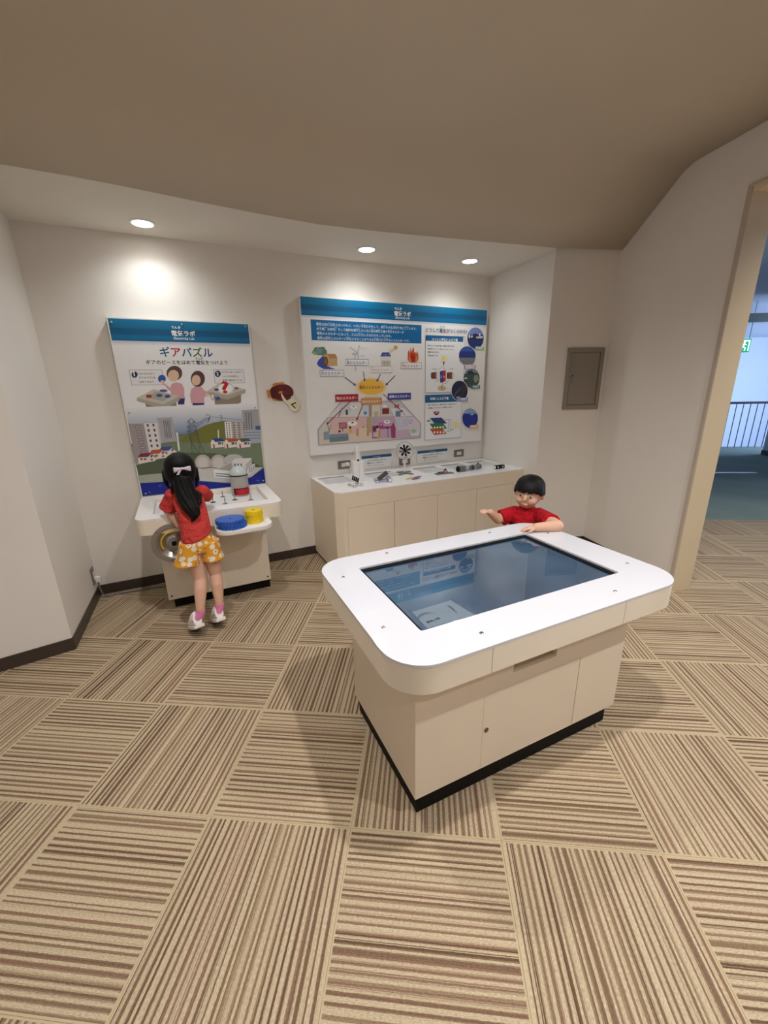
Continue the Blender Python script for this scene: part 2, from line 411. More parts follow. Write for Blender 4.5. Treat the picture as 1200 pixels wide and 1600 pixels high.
# ------------------------------------------------------------------ hall beyond the doorway
GREEN = mat('grey_green_carpet', (126,142,132), 0.95, var=0.12, scale=1.3, bump=.3, bscale=400)
HWALL = mat('hall_wall', (198,204,218), 0.8, var=.01)
struct('floor_hall', MB().prism([gw(1.2,3.5)[:2], gw(12.6,3.5)[:2], gw(12.6,8.95)[:2], gw(1.2,8.95)[:2]], -.06, 0), GREEN)
struct('floor_hall_side', MB().prism([gw(9.5,-2)[:2], gw(12.6,-2)[:2], gw(12.6,3.5)[:2], gw(9.5,3.5)[:2]], -.06, 0), GREEN)
struct('wall_hall_far', MB().prism([gw(1.2,12.3)[:2], gw(12.6,12.3)[:2], gw(12.6,12.5)[:2], gw(1.2,12.5)[:2]], -1.5, 3.0), HWALL)
struct('wall_hall_left', MB().prism([gw(1.2,3.5)[:2], gw(1.35,3.5)[:2], gw(1.35,12.3)[:2], gw(1.2,12.3)[:2]], -1.5, 3.0), HWALL)
struct('wall_hall_near', MB().prism([gw(3,-2.2)[:2], gw(12.6,-2.2)[:2], gw(12.6,-2)[:2], gw(3,-2)[:2]], -.1, 3.0), HWALL)
struct('floor_stair_void', MB().prism([gw(1.2,8.95)[:2], gw(12.6,8.95)[:2], gw(12.6,12.3)[:2], gw(1.2,12.3)[:2]], -1.55, -1.5), GREEN)
struct('ceiling_hall', MB().prism([gw(1.2,-2)[:2], gw(12.6,-2)[:2], gw(12.6,8.9)[:2], gw(1.2,8.9)[:2]], 2.88, 2.96), HWALL)
struct('ceiling_hall_far', MB().prism([gw(1.2,8.9)[:2], gw(12.6,8.9)[:2], gw(12.6,12.3)[:2], gw(1.2,12.3)[:2]], 2.56, 2.66), HWALL)
struct('trim_2', MB().prism([gw(1.35,8.8)[:2], gw(12.6,8.8)[:2], gw(12.6,8.9)[:2], gw(1.35,8.9)[:2]], 2.56, 2.72), mat('dark_beam', (74,82,76), .6))
struct('trim_3', MB().prism([gw(1.35,8.76)[:2], gw(12.6,8.76)[:2], gw(12.6,8.9)[:2], gw(1.35,8.9)[:2]], 2.72, 2.88), HWALL)
struct('wall_hall_block', MB().prism([gw(7.95,5.4)[:2], gw(9.4,5.4)[:2], gw(9.4,7.84)[:2], gw(7.95,7.84)[:2]], 0, 2.88), HWALL)
struct('baseboard_hall_block', MB().prism([gw(7.938,5.4)[:2], gw(9.41,5.4)[:2], gw(9.41,7.85)[:2], gw(7.938,7.85)[:2]], 0, .09), BASEB)
struct('trim_4', MB().prism([gw(4.5,5.98)[:2], gw(6.55,5.98)[:2], gw(6.55,6.03)[:2], gw(4.5,6.03)[:2]], 0, .006), mat('pale_floor_strip', (225,228,230), .3, metal=.3))  # pale raised strip across the hall floor
# window wall on the daylight side
ww = MB()
def gbox(mb, x0, x1, y0, y1, z0, z1): return mb.prism([gw(x0,y0)[:2], gw(x1,y0)[:2], gw(x1,y1)[:2], gw(x0,y1)[:2]], z0, z1)
gbox(ww, 12.6, 12.75, -2.2, 4.7, -.1, 3.0); gbox(ww, 12.6, 12.75, 9.7, 12.5, -1.6, 3.0); gbox(ww, 12.6, 12.75, 4.7, 9.7, -1.6, .25); gbox(ww, 12.6, 12.75, 4.7, 9.7, 2.7, 3.0)
struct('wall_hall_window', ww, HWALL)
wf = MB()
for gy in (4.7, 6.33, 7.96, 9.62): gbox(wf, 12.63, 12.7, gy, gy+.08, .25, 2.7)
gbox(wf, 12.63, 12.7, 4.7, 9.7, .25, .33); gbox(wf, 12.63, 12.7, 4.7, 9.7, 2.62, 2.7)
struct('window_1', wf, mat('window_frame_alu', (190,192,194), .4, metal=.6))

rl = thing('stair_railing', 'dark handrail with thin upright bars at the far end of the hall', 'railing', gw(6.5,8.8,0), -TH)
def grel(gx, gy, z): return Vector((gx-6.5, gy-8.8, z))
IRON = mat('dark_iron', (52,50,66), .4)
obj('handrail', MB().tube([grel(4.2,8.8,.96), grel(8.68,8.8,.96), grel(8.68,6.9,.96)], .026, 10), mat('dark_wood_rail', (58,44,44), .4), rl, 40)
for k in range(32):
    x = 4.3+k*.14
    if x < 8.68: obj('bar', MB().tube([grel(x,8.8,.0), grel(x,8.8,.95)], .009, 6), IRON, rl)
for k in range(6): obj('bar', MB().tube([grel(8.68,8.66-k*.14,.0), grel(8.68,8.66-k*.14,.95)], .009, 6), IRON, rl)

ex = thing('exit_sign', 'small glowing green emergency exit sign hanging in the hall', 'exit sign', (10.99,1.31,2.08), -TH)
exv = MB().box(-.11,.11,-.03,.03,-.125,.125)
obj('sign_box', exv, mat('exit_green', (10,160,120), .4, emit=.7), ex, bevel=.006)
fg = MB()
fg.box(-.075,.085,-.034,-.030,.075,.1).box(.065,.085,-.034,-.030,-.1,.1)
fg.ball((-.01,-.032,.055),(.02,.004,.02),nu=10,nv=6)
fg.tube([(-.015,-.032,.03),(-.03,-.032,-.02)],.016,6).tube([(-.03,-.032,-.02),(.02,-.032,-.045),(.01,-.032,-.095)],.011,6).tube([(-.03,-.032,-.02),(-.045,-.032,-.06),(-.085,-.032,-.07)],.011,6).tube([(-.015,-.032,.03),(.03,-.032,.01)],.008,6).tube([(-.015,-.032,.03),(-.055,-.032,.015)],.008,6)
obj('running_figure', fg, mat('exit_white', (235,255,248), .4, emit=1.1), ex)
obj('hanger', MB().tube([(-.08,0,.12),(-.08,0,.80)],.006,6).tube([(.08,0,.12),(.08,0,.80)],.006,6), STEEL, ex)

# ================================================================== TOUCH TABLE
tt = thing('touch_table', 'white topped touchscreen table with beige cabinet body and black plinth', 'touch table', (1.735,-2.21,0), math.radians(-1.0))
def T(x, y): return (x-1.735, y+2.21)
TX0, TX1, TY0, TY1, TZ = 1.137-1.735, 2.362-1.735, -2.614+2.21, -1.812+2.21, .715
BX0, BX1, BY0, BY1 = 1.25-1.735, 2.245-1.735, -2.49+2.21, -1.93+2.21
SX0, SX1, SY0, SY1 = 1.285-1.735, 2.185-1.735, -2.460+2.21, -1.945+2.21
obj('plinth', MB().box(BX0+.012, BX1-.035, BY0+.012, BY1-.012, 0, .085), BLACK, tt, bevel=.002)
bd = MB().box(BX0, BX1, BY0+.07, BY1, .08, .615)
DX0, DX1, DZ0, DZ1 = 1.522-1.735, 1.99-1.735, .082, .408
UX0, UX1, UZ0, UZ1 = 1.645-1.735, 1.852-1.735, .458, .512
fp = plate([(BX0,.08),(BX1,.08),(BX1,.615),(BX0,.615)], [[(DX0,DZ0),(DX0,DZ1),(DX1,DZ1),(DX1,DZ0)], [(UX0,UZ0),(UX0,UZ1),(UX1,UZ1),(UX1,UZ0)]], 0, .07, FRONT(BY0+.07))
bd.add(fp.v, fp.f)
obj('body', bd, BEIGE2, tt)
obj('gap_shade_sheet', MB().box(DX0-.002, DX1+.002, BY0+.021, BY0+.024, DZ0-.002, DZ1+.002), mat('gap_shade_brown', (58,46,38), .8), tt)  # dark sheet that paints the shade inside the door gap
dr = obj('door', MB().box(DX0+.002, DX1-.002, BY0+.001, BY0+.02, DZ0+.002, DZ1-.002), BEIGE2, tt)
lk = Matrix.Translation((1.541-1.735, BY0+.001, .25)) @ Matrix.Rotation(PI/2, 4, 'X')
obj('lock', MB().lathe([(0,.0035),(.007,.0035),(.0095,.002),(.0095,0),(0,0)], 20, lk), mat('bronze_lock', (120,104,88), .35, metal=.8), dr, 40)
obj('slot_lining', MB().box(UX0, UX1, BY0+.055, BY0+.0705, UZ0, UZ1), mat('slot_grey', (176,166,152), .5), tt)
ap = plate(rrect(TX0,TX1,TY0,TY1,.125,10), [[(SX0-.004,SY0-.004),(SX0-.004,SY1+.004),(SX1+.004,SY1+.004),(SX1+.004,SY0-.004)]], .618, TZ-.008)
obj('apron', ap, BEIGE, tt, 40)
for x in (1.436-1.735, 2.015-1.735):
    obj('apron_seam', MB().box(x-.0008, x+.0008, TY0-.0003, TY0+.004, .619, TZ-.009), mat('seam_shadow_gap', (150,132,115), .7), tt)
    obj('apron_seam', MB().box(x-.0008, x+.0008, TY1-.004, TY1+.0003, .619, TZ-.009), mat('seam_shadow_gap', (150,132,115), .7), tt)
top = plate(rrect(TX0-.002,TX1+.002,TY0-.002,TY1+.002,.127,12), [rrect(SX0,SX1,SY0,SY1,.008,3)[::-1]], TZ-.008, TZ)
obj('tabletop', top, mat('table_white', (212,213,221), .06, var=.003), tt, 35)
bz = plate(rrect(SX0,SX1,SY0,SY1,.008,3), [[(SX0+.014,SY0+.002),(SX0+.014,SY1-.018),(SX1-.018,SY1-.018),(SX1-.018,SY0+.002)][::-1]], TZ-.03, TZ-.010)
obj('screen_bezel', bz, BLACK, tt)
scr = obj('screen', MB().box(SX0,SX1,SY0,SY1,TZ-.04,TZ-.016), None, tt)
def screen_mat():
    m = bpy.data.materials.new('display_glass'); m.use_nodes = True
    N, L = m.node_tree.nodes, m.node_tree.links; b = N['Principled BSDF']
    tc = N.new('ShaderNodeTexCoord'); nz = N.new('ShaderNodeTexNoise'); nz.inputs['Scale'].default_value = 2.2; nz.inputs['Detail'].default_value = 2
    L.new(tc.outputs['Object'], nz.inputs['Vector'])
    rp = N.new('ShaderNodeValToRGB'); rp.color_ramp.elements[0].position = .3; rp.color_ramp.elements[1].position = .75
    rp.color_ramp.elements[0].color = (*lin((40,58,78)),1); rp.color_ramp.elements[1].color = (*lin((74,100,122)),1)
    L.new(nz.outputs['Fac'], rp.inputs[0]); L.new(rp.outputs[0], b.inputs['Emission Color']); b.inputs['Emission Strength'].default_value = .95
    b.inputs['Base Color'].default_value = (.006,.007,.009,1); b.inputs['Roughness'].default_value = .02; b.inputs['IOR'].default_value = 2.3
    return m
scr.data.materials.append(screen_mat())
for (x, y) in [(1.2,-1.997),(1.458,-1.855),(2.035,-1.858),(2.285,-2.0),(2.29,-2.42),(2.03,-2.558),(1.442,-2.552),(1.19,-2.39)]:
    X, Y = T(x, y); Mx = Matrix.Translation((X,Y,TZ))
    obj('cap_screw', MB().lathe([(0,.001),(.003,.001),(.003,.0028),(.0052,.0028),(.0066,.0015),(.0066,-.001),(0,-.001)], 16, Mx), STEEL, tt, 35)

# ================================================================== LONG CABINET UNDER THE PANEL
CB = thing('storage_cabinet', 'long low beige cabinet with four doors and white recessed top', 'cabinet', (2.56,-.32,0))
def lc(pts): return [(x-2.56, y+.32) for x,y in pts]
CZ = .70
outl = lc([(1.655,-.001),(1.655,-.60),(1.70,-.645),(3.462,-.645),(3.482,-.001)])
body = MB().prism(lc([(1.655,-.001),(1.655,-.60),(1.70,-.62),(3.462,-.62),(3.482,-.001)]), .03, CZ-.008)
xs = [1.733, 2.130, 2.533, 2.936, 3.342]
holes = [[(xs[i]-2.56,.075),(xs[i]-2.56,.578),(xs[i+1]-2.56,.578),(xs[i+1]-2.56,.075)] for i in range(4)]
m_ = .0
fpl = plate([(1.70-2.56,.03),(3.462-2.56,.03),(3.462-2.56,CZ-.008),(1.70-2.56,CZ-.008)], [[(xs[0]-2.56,.075),(xs[0]-2.56,.578),(xs[4]-2.56,.578),(xs[4]-2.56,.075)]], 0, .025, FRONT(-.62+.32))
body.add(fpl.v, fpl.f)
body.prism(lc([(1.655,-.60),(1.70,-.645),(1.70,-.62)]), .03, CZ-.008)
obj('carcass', body, BEIGE2, CB)
for i in range(4):
    obj('door', MB().box(xs[i]-2.56+.0019, xs[i+1]-2.56-.0019, -.645+.32+.001, -.62+.32-.0014, .077, .576), BEIGE2, CB)
obj('gap_shade_sheet', MB().box(xs[0]-2.56-.002, xs[4]-2.56+.002, -.62+.32-.0012, -.62+.32+.0008, .073, .58), mat('gap_shade_brown', (58,46,38), .8), CB)  # dark brown sheet, shade painted into the gaps around the doors
obj('plinth', MB().prism(lc([(1.668,-.001),(1.668,-.59),(1.705,-.625),(3.45,-.625),(3.47,-.001)]), 0, .032), BASEB, CB)
wells = [(1.69,1.93,-.33,-.07),(2.10,2.37,-.33,-.09),(2.59,2.84,-.36,-.115),(2.90,3.12,-.36,-.115),(3.19,3.425,-.38,-.1)]
wt = plate(outl, [lc([(a,c),(b,c),(b,d),(a,d)])[::-1] for a,b,c,d in wells], CZ-.008, CZ)
obj('worktop', wt, WHITE, CB)
for k, (a,b,c,d) in enumerate(wells):
    (x0,y0),(x1,y1) = lc([(a,c),(b,d)])
    sh = obj('recess_sheet', MB().box(x0+.004,x1-.004,y0+.004,y1-.012,CZ-.0085,CZ-.006), GSHEET, CB)
    dk = MB().box(x0,x1,y1-.012,y1,CZ-.0085,CZ-.003)
    obj('recess_shade_strip', dk, mat('recess_shade_grey', (128,128,130), .4), CB)  # grey strip stands for the shadow along each recess's back edge

# ================================================================== ELECTRICAL BOX ON THE PIER
pv = Vector((K.x-PP[0], K.y-PP[1], 0)).normalized(); pa = math.atan2(pv.y, pv.x)
eb0 = Vector((*PP,0)) + pv*.175
eb = thing('electrical_box', 'grey-brown metal electrical box on the narrow wall', 'electrical box', (eb0.x, eb0.y, 1.222), pa)
EW, EH = .305, .482
fr = plate([(0,0),(EW,0),(EW,EH),(0,EH)], [[(.03,.035),(.03,EH-.035),(EW-.03,EH-.035),(EW-.03,.035)]], -.015, .018, FRONT(0))
obj('frame', fr, GREY, eb, bevel=.003)
ed = obj('door', MB().box(.0335,EW-.0335,-.011,.01,.0385,EH-.0385), GREY, eb, bevel=.002)
obj('gap_backing', MB().box(.02,EW-.02,.008,.014,.02,EH-.02), BLACK, eb)
obj('latch', MB().box(.05,.062,-.014,-.010,.20,.25), mat('latch_grey', (140,132,124), .35, metal=.5), ed, bevel=.001)
obj('keyhole', MB().lathe([(0,.003),(.006,.003),(.006,0),(0,0)], 14, Matrix.Translation((.056,-.011,.268)) @ Matrix.Rotation(PI/2,4,'X')), BLACK, ed)

# ================================================================== GEAR PUZZLE STATION
GX, GY = .82, -.40
GS = thing('gear_puzzle_station', 'gear puzzle desk with tall illustrated backboard and beige pedestal', 'exhibit desk', (GX,GY,0))
def g(x, y): return (x-GX, y-GY)
X0, Y0 = g(.472,-.50); X1, Y1 = g(1.158,-.03)
obj('plinth', MB().box(X0+.03, X1-.005, Y0+.03, Y1, 0, .078), BLACK, GS, bevel=.002)
ped = obj('pedestal', MB().box(X0, X1, Y0, Y1, .072, .612), BEIGE, GS, bevel=.002)
for x in (X0+.022, X1-.022):
    obj('screw', MB().lathe([(0,.003),(.004,.003),(.006,.001),(.006,0),(0,0)], 14, Matrix.Translation((x,Y0,.10)) @ Matrix.Rotation(PI/2,4,'X')), BLACK, ped)
dx0, dy0 = g(.385,-.665); dx1, dy1 = g(1.264,-.02)
wx0, wy0 = g(.478,-.555); wx1, wy1 = g(1.19,-.085)
dk = plate(rrect(dx0,dx1,dy0,dy1,.06,8,(1,1,0,0)), [[(wx0,wy0),(wx0,wy1),(wx1,wy1),(wx1,wy0)]], .688, .70)
desk = obj('desktop', dk, WHITEM, GS, 40)
ds = MB().prism(rrect(dx0,dx1,dy0,dy1,.06,8,(1,1,0,0)), .60, .656)
dsr = plate(rrect(dx0,dx1,dy0,dy1,.06,8,(1,1,0,0)), [[(wx0,wy0),(wx0,wy1),(wx1,wy1),(wx1,wy0)]], .656, .688); ds.add(dsr.v, dsr.f)
obj('desk_apron', ds, BEIGE, GS, 40)
obj('play_area', MB().box(wx0-.004,wx1+.004,wy0-.004,wy1+.004,.652,.664), WHITE, GS)
obj('scale_strip', MB().box(*g(.60,0)[:1],*g(.72,0)[:1],*[g(0,q)[1] for q in (-.63,-.575)],.7,.712), WHITE, GS, bevel=.002)
tr = rrect(*[g(q,0)[0] for q in (.815,1.16)], *[g(0,q)[1] for q in (-.845,-.60)], .085, 8, (1,1,0,0))
obj('gear_tray', MB().prism(tr, .578, .606), WHITEM, GS, 40, bevel=.002)
# pegs on black washers
for (px, py) in [(333,785),(348,776),(352,787),(367,781),(382,774),(392,781)]:
    p = onZ(px, py, .664); x, y = g(p.x, p.y); Mx = Matrix.Translation((x,y,.664))
    w_ = obj('peg_washer', MB().lathe([(0,.002),(.017,.002),(.018,0),(0,0)], 20, Mx), BLACK if px in (333,367,382) else mat('washer_grey', (110,104,98), .5), GS, 40)
    obj('peg', MB().lathe([(0,.042),(.0035,.042),(.0042,.04),(.0042,0),(0,0)], 12, Mx), STEEL, w_, 40)
# dome tower with the red gear window
tp = onZ(377,776,.664); tx, ty = g(1.055,-.165)
Mt = Matrix.Translation((tx,ty,.664)); R0 = .064
tw = obj('dome_tower', MB().lathe([(R0,0),(R0,.155),(R0-.003,.157)] , 40, Mt), mat('tower_grey', (172,168,164), .4), GS, 40)
obj('dome', MB().lathe([(R0+.001,.157)]+[((R0+.001)*math.cos(a*PI/20), .157+(R0)*1.05*math.sin(a*PI/20)) for a in range(1,11)], 40, Mt), mat('dome_pale', (196,205,206), .18), tw, 40)
obj('tower_band', MB().lathe([(R0+.002,.152),(R0+.0025,.154),(R0+.0025,.158),(R0+.002,.16)], 40, Mt, ring=True), BLACK, tw, 40)
Mw_ = Mt
def gear_profile(r, n, depth, duty=.5, ph=0):
    out = []
    for k in range(n):
        a = 2*PI*k/n+ph; s = 2*PI/n
        for fr_, rr in ((-.26,r-depth),(-.2,r),(.2,r),(.26,r-depth)): out.append((rr*math.cos(a+fr_*s*1.0), rr*math.sin(a+fr_*s*1.0)))
    return out
wd = MB()
ang = [math.radians(-90+q) for q in range(-52,53,8)]
wd.add([((R0+.0006)*math.cos(a), (R0+.0006)*math.sin(a), z) for a in ang for z in (.012,.062)], [(2*i,2*i+2,2*i+3,2*i+1) for i in range(len(ang)-1)], Mt)
obj('gear_window', wd, BLACK, tw)
obj('red_gear', MB().prism(gear_profile(.056, 24, .006), .014, .056, Mt @ Matrix.Translation((.006,-.021,0))), RED, tw)
# crank wheel on the left front
wc = Vector((.572,-.665,.532)); cx, cy = g(wc.x, wc.y)
Mc = Matrix.Translation((cx,cy,wc.z)) @ Matrix.Rotation(PI/2,4,'X')
cw = obj('crank_wheel_ring', MB().lathe([(.098,.0),(.098,.010),(.100,.012),(.124,.012),(.126,.010),(.126,-.06),(.098,-.06)], 48, Mc, ring=True), ALU, GS, 40)
obj('crank_dish', MB().lathe([(0,.004),(.022,.006),(.028,.004),(.030,-.006),(.060,-.022),(.096,.003),(.0985,.003),(.0985,-.04),(0,-.04)], 48, Mc), mat('dish_metal', (176,170,164), .3, metal=.7), GS, 30)
hb = obj('crank_hub', MB().lathe([(0,.034),(.012,.034),(.014,.03),(.014,.004),(0,.004)], 24, Mc), BLACK, GS, 40)
obj('hub_collar', MB().lathe([(.014,.012),(.024,.010),(.026,.004),(.014,.004)], 24, Mc, ring=True), STEEL, hb, 40)
arc = [Mc @ Vector((.070*math.cos(a), .070*math.sin(a), .0)) for a in [math.radians(q) for q in range(80,216,8)]]
obj('yellow_arc', MB().tube(arc, .0062, 8), mat('mustard_mark', (206,164,40), .45), GS, 40)
for q in (45,135,195,255,315):
    a = math.radians(q); obj('ring_screw', MB().lathe([(0,.002),(.0028,.002),(.0028,0),(0,0)], 10, Mc @ Matrix.Translation((.112*math.cos(a), .112*math.sin(a), .012))), BLACK, cw)
# backboard
PY1 = -.064
U0, U1, V0, V1 = .393, 1.262, .705, 1.888
gb = obj('backboard', MB().box(U0-GX-.004, U1-GX+.004, PY1-GY+.0, -.004-GY, .70, V1+.004), WHITEM, GS, bevel=.002)

# loose gears in the tray
def gear(name, x, y, z, r, n, h, m, hub, label, group, ph):
    t = thing(name, label, 'gear', (x,y,z), ph, group)
    obj('toothed_disc', MB().prism(gear_profile(r, n, r*.085), 0, h), m, t)
    obj('rim_plate', MB().lathe([(r*.90,h-.001),(r*.885,h+.0012),(.009,h+.0012),(.008,h-.002),(0,h-.002)], 40), m, t, 30)
    obj('axle_hole', MB().lathe([(0,h+.0004),(.0075,h+.0004),(.0075,h-.003),(0,h-.003)], 18), BLACK, t)
for k, lb in enumerate(('lower of the two large blue plastic gears stacked in the tray', 'upper of the two large blue plastic gears stacked in the tray')):
    gear('large_gear', (.912)+(.006 if k == 0 else -.004), -.752+(-.004 if k == 0 else 0), .606+k*.0275, .088, 30, .026, BLU, 1, lb, 'blue gears in the tray', .3*k)
for k, lb in enumerate(('bottom one of three small yellow plastic gears stacked in the tray', 'middle one of three small yellow plastic gears stacked in the tray', 'topmost of three small yellow plastic gears stacked in the tray')):
    gear('small_gear', 1.058+(.003 if k == 1 else 0), -.728, .606+k*.0275, .055, 20, .026, YEL, 1, lb, 'yellow gears in the tray', .21*k)

# ================================================================== LARGE WALL PANEL
PY2 = -.062
A0, A1, B0, B1 = 1.654, 3.43, .895, 2.097
WP = thing('information_panel', 'large white wall panel about electrical energy with blue header', 'information panel', (2.54,-.03,.895))
wpb = obj('panel_board', MB().box(A0-2.54, A1-2.54, PY2+.03, .0295, 0, B1-.895), WHITEM, WP, bevel=.002)

# ================================================================== PRINTED ART
class Print:
    """flat printed shapes on a vertical board: colours per face, each layer a hair in front of the last"""
    def __init__(s, y, cx, cy, cz, ox, oy, sc): s.y, s.c, s.o, s.sc = y, (cx,cy,cz), (ox,oy), sc; s.reset(); s.k = 1
    def reset(s): s.v, s.f, s.col = [], [], []
    def zoom(s, ox, oy, sc): s.o, s.sc = (ox,oy), sc; return s
    def uv(s, X, Y):
        p = onY(s.o[0]+X/s.sc, s.o[1]+Y/s.sc, s.y); return (p.x, p.z)
    def raw(s, pts, cols, step=True):
        if step: s.k += 1
        n = len(s.v); y = s.y - s.k*.00002 - s.c[1]
        s.v += [(u-s.c[0], y, v-s.c[2]) for u, v in pts]; s.f.append(tuple(range(n, n+len(pts)))); s.col.append(cols)
    def poly(s, pts, c, step=True): s.raw([s.uv(*p) for p in pts], [lin(c)]*len(pts), step)
    def rect(s, u0, u1, v0, v1, c0, c1=None):
        c1 = c1 or c0; s.raw([(u0,v0),(u1,v0),(u1,v1),(u0,v1)], [lin(c0),lin(c0),lin(c1),lin(c1)])
    def box(s, X0, Y0, X1, Y1, c, c1=None):
        u0, v1 = s.uv(X0, Y0); u1, v0 = s.uv(X1, Y1); s.rect(u0, u1, v0, v1, c, c1)
    def ell(s, X, Y, rx, ry, c, n=22, a0=0, a1=2*PI):
        s.poly([(X+rx*math.cos(a0+(a1-a0)*k/n), Y+ry*math.sin(a0+(a1-a0)*k/n)) for k in range(n if a1-a0 > 6.2 else n+1)], c)
    def soft(s, X, Y, rx, ry, cin, cout, n=28, core=.75):
        s.ell(X, Y, rx*core, ry*core, cin, n)
        for k in range(n):
            a, b = 2*PI*k/n, 2*PI*(k+1)/n
            q = [(X+rx*r*math.cos(t), Y+ry*r*math.sin(t)) for t, r in ((a,core),(b,core),(b,1),(a,1))]
            s.raw([s.uv(*p) for p in q], [lin(cin),lin(cin),lin(cout),lin(cout)], k == 0)
    def line(s, pts, w, c):
        s.k += 1
        for (x0,y0),(x1,y1) in zip(pts, pts[1:]):
            d = math.hypot(x1-x0, y1-y0) or 1; nx, ny = -(y1-y0)/d*w/2, (x1-x0)/d*w/2
            s.poly([(x0+nx,y0+ny),(x1+nx,y1+ny),(x1-nx,y1-ny),(x0-nx,y0-ny)], c, False)
    def frame(s, X0, Y0, X1, Y1, w, c, fill=None):
        u0, v1 = s.uv(X0,Y0); u1, v0 = s.uv(X1,Y1); s.rect(u0,u1,v0,v1,c)
        e = w*.0042 if s.sc < 4 else w*.0042*3.7/s.sc
        s.rect(u0+e,u1-e,v0+e,v1-e, fill or (238,238,240))
    def text(s, body, X0, Y0, X1, c, bold=.012, hs=1.0, colors=None):
        """baseline from (X0,Y0) to X1"""
        me = text_mesh(body, bold)
        u0, v0 = s.uv(X0, Y0); u1, _ = s.uv(X1, Y0)
        w = me[2]; k = (u1-u0)/w; s.k += 1; y = s.y - s.k*.00002 - s.c[1]
        n = len(s.v); s.v += [(u0+x*k-s.c[0], y, v0+z*k*hs-s.c[2]) for x, z in me[0]]
        for f in me[1]:
            s.f.append(tuple(i+n for i in f))
            cc = c
            if colors:
                xm = sum(me[0][i][0] for i in f)/len(f); cc = colors[min(len(colors)-1, int(xm/w*len(colors)))]
            s.col.append([lin(cc)]*len(f))
    def build(s, name, parent, m=None):
        me = bpy.data.meshes.new(name); me.from_pydata(s.v, [], s.f)
        at = me.color_attributes.new('Col', 'FLOAT_COLOR', 'CORNER'); i = 0
        buf = []
        for cs in s.col:
            for c in cs: buf += [*c, 1.0]
        at.data.foreach_set('color', buf)
        o = link(name, me, m or PRINT, parent); s.reset(); return o
_tc = {}
def text_mesh(body, bold):
    if (body, bold) in _tc: return _tc[(body, bold)]
    cu = bpy.data.curves.new('lettering', 'FONT'); cu.body = body; cu.size = 1; cu.resolution_u = 2; cu.offset = bold
    o = bpy.data.objects.new('lettering', cu); COL.objects.link(o)
    dg = bpy.context.evaluated_depsgraph_get(); ev = o.evaluated_get(dg); me = ev.to_mesh()
    vs = [(v.co.x, v.co.y) for v in me.vertices]; fs = [tuple(p.vertices) for p in me.polygons]
    ev.to_mesh_clear(); bpy.data.objects.remove(o); bpy.data.curves.remove(cu)
    x0 = min([v[0] for v in vs] or [0]); x1 = max([v[0] for v in vs] or [1])
    # glyphs may come wound either way: make every face look along +y-up front
    out = []
    for f in fs:
        a = sum(vs[f[i]][0]*vs[f[(i+1)%len(f)]][1]-vs[f[(i+1)%len(f)]][0]*vs[f[i]][1] for i in range(len(f)))
        out.append(f if a > 0 else f[::-1])
    _tc[(body, bold)] = ([(x-x0, y) for x, y in vs], out, x1-x0); return _tc[(body, bold)]

TEAL, TEALD, NAVY, INK, PAPER = (0,122,168), (0,98,146), (24,44,86), (38,38,44), (236,236,240)
# ---------------- gear puzzle board
P = Print(PY1, GX, GY, 0, 160, 490, 4.615)
P.rect(U0+.004, U1-.004, V0+.006, V1-.004, (244,244,246))
hv = P.uv(560,205)[1]
hh = V1-.004-hv
def header(P, u0, u1, vb, vt):
    h = vt-vb
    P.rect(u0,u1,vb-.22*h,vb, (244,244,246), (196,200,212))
    P.rect(u0,u1,vb,vt, (0,112,160))
    P.rect(u0,u1,vt-.42*h,vt, (0,104,150), (0,124,172))
    P.rect(u0,u1,vt-.72*h,vt-.42*h, (0,92,140), (0,88,132))
    P.rect(u0,u1,vb,vb+.07*h, (0,96,150))
header(P, U0+.004, U1-.004, hv, V1-.004)
P.text('でんき', 497,107, 562, (255,255,255), .02)
P.text('電気ラボ', 500,157, 670, (255,255,255), .018)
P.text('Electricity Lab', 517,186, 664, (255,255,255), .008)
P.build('header_print', gb)
P.text('ギアパズル', 418,305, 798, TEAL, .02, 1.0, [(20,96,140),(186,30,60),(20,96,140),(64,120,48),(20,70,130)])
P.text('でんき', 668,332, 724, INK, .015)
P.text('ギアのピースをはめて電気をつけよう', 316,364, 902, INK, .016)
P.build('title_lettering', gb)
# speech boxes
for (x0,y0,x1,y1,no,cx_,cy_,tx) in ((190,405,447,514,'1',232,440,[('大きさのちがう',258,440,376),('ギアのパズルを',264,468,384),('はめてみよう',268,498,372)]),
                         (798,402,1028,500,'2',832,434,[('ギアをうまくつなげて',862,428,1008),('ハンドルを回すと',868,458,984),('お家の電気がつくよ!',870,487,1010)])):
    P.frame(x0,y0,x1,y1,.6,(92,100,128))
    P.ell(cx_,cy_,22,23,(16,44,80)); P.text(no, cx_-(5 if no == '1' else 8),cy_+11, cx_+(4 if no == '1' else 8), (255,255,255), .02)
    for t, a, b, c_ in tx: P.text(t, a, b, c_, INK, .012)
# figures and desks in the instructions
SK, PK = (232,196,170), (222,166,176)
P.poly([(545,612),(595,605),(590,655),(545,655)], (52,48,110))
P.poly([(497,510),(530,495),(572,505),(590,545),(592,612),(545,612),(500,600),(492,560),(470,545),(452,520),(430,508),(438,498),(470,520),(490,535)], PK)
P.ell(519,430,57,54,(98,72,68)); P.ell(512,448,40,42,SK); P.ell(429,470,28,29,(48,92,176)); P.ell(432,492,14,12,SK)
P.poly([(648,640),(735,640),(732,668),(652,668)], (52,48,110))
P.poly([(640,545),(668,525),(712,525),(732,550),(765,575),(770,592),(735,600),(735,645),(640,645),(632,590)], PK)
P.ell(688,470,51,58,(92,62,58)); P.ell(676,480,32,38,SK)
def mini_desk(q, base, top, well):
    P.poly(base, (150,134,116)); P.poly(top, (178,172,158)); P.poly(q, (206,202,190)); P.poly(well, (176,176,164))
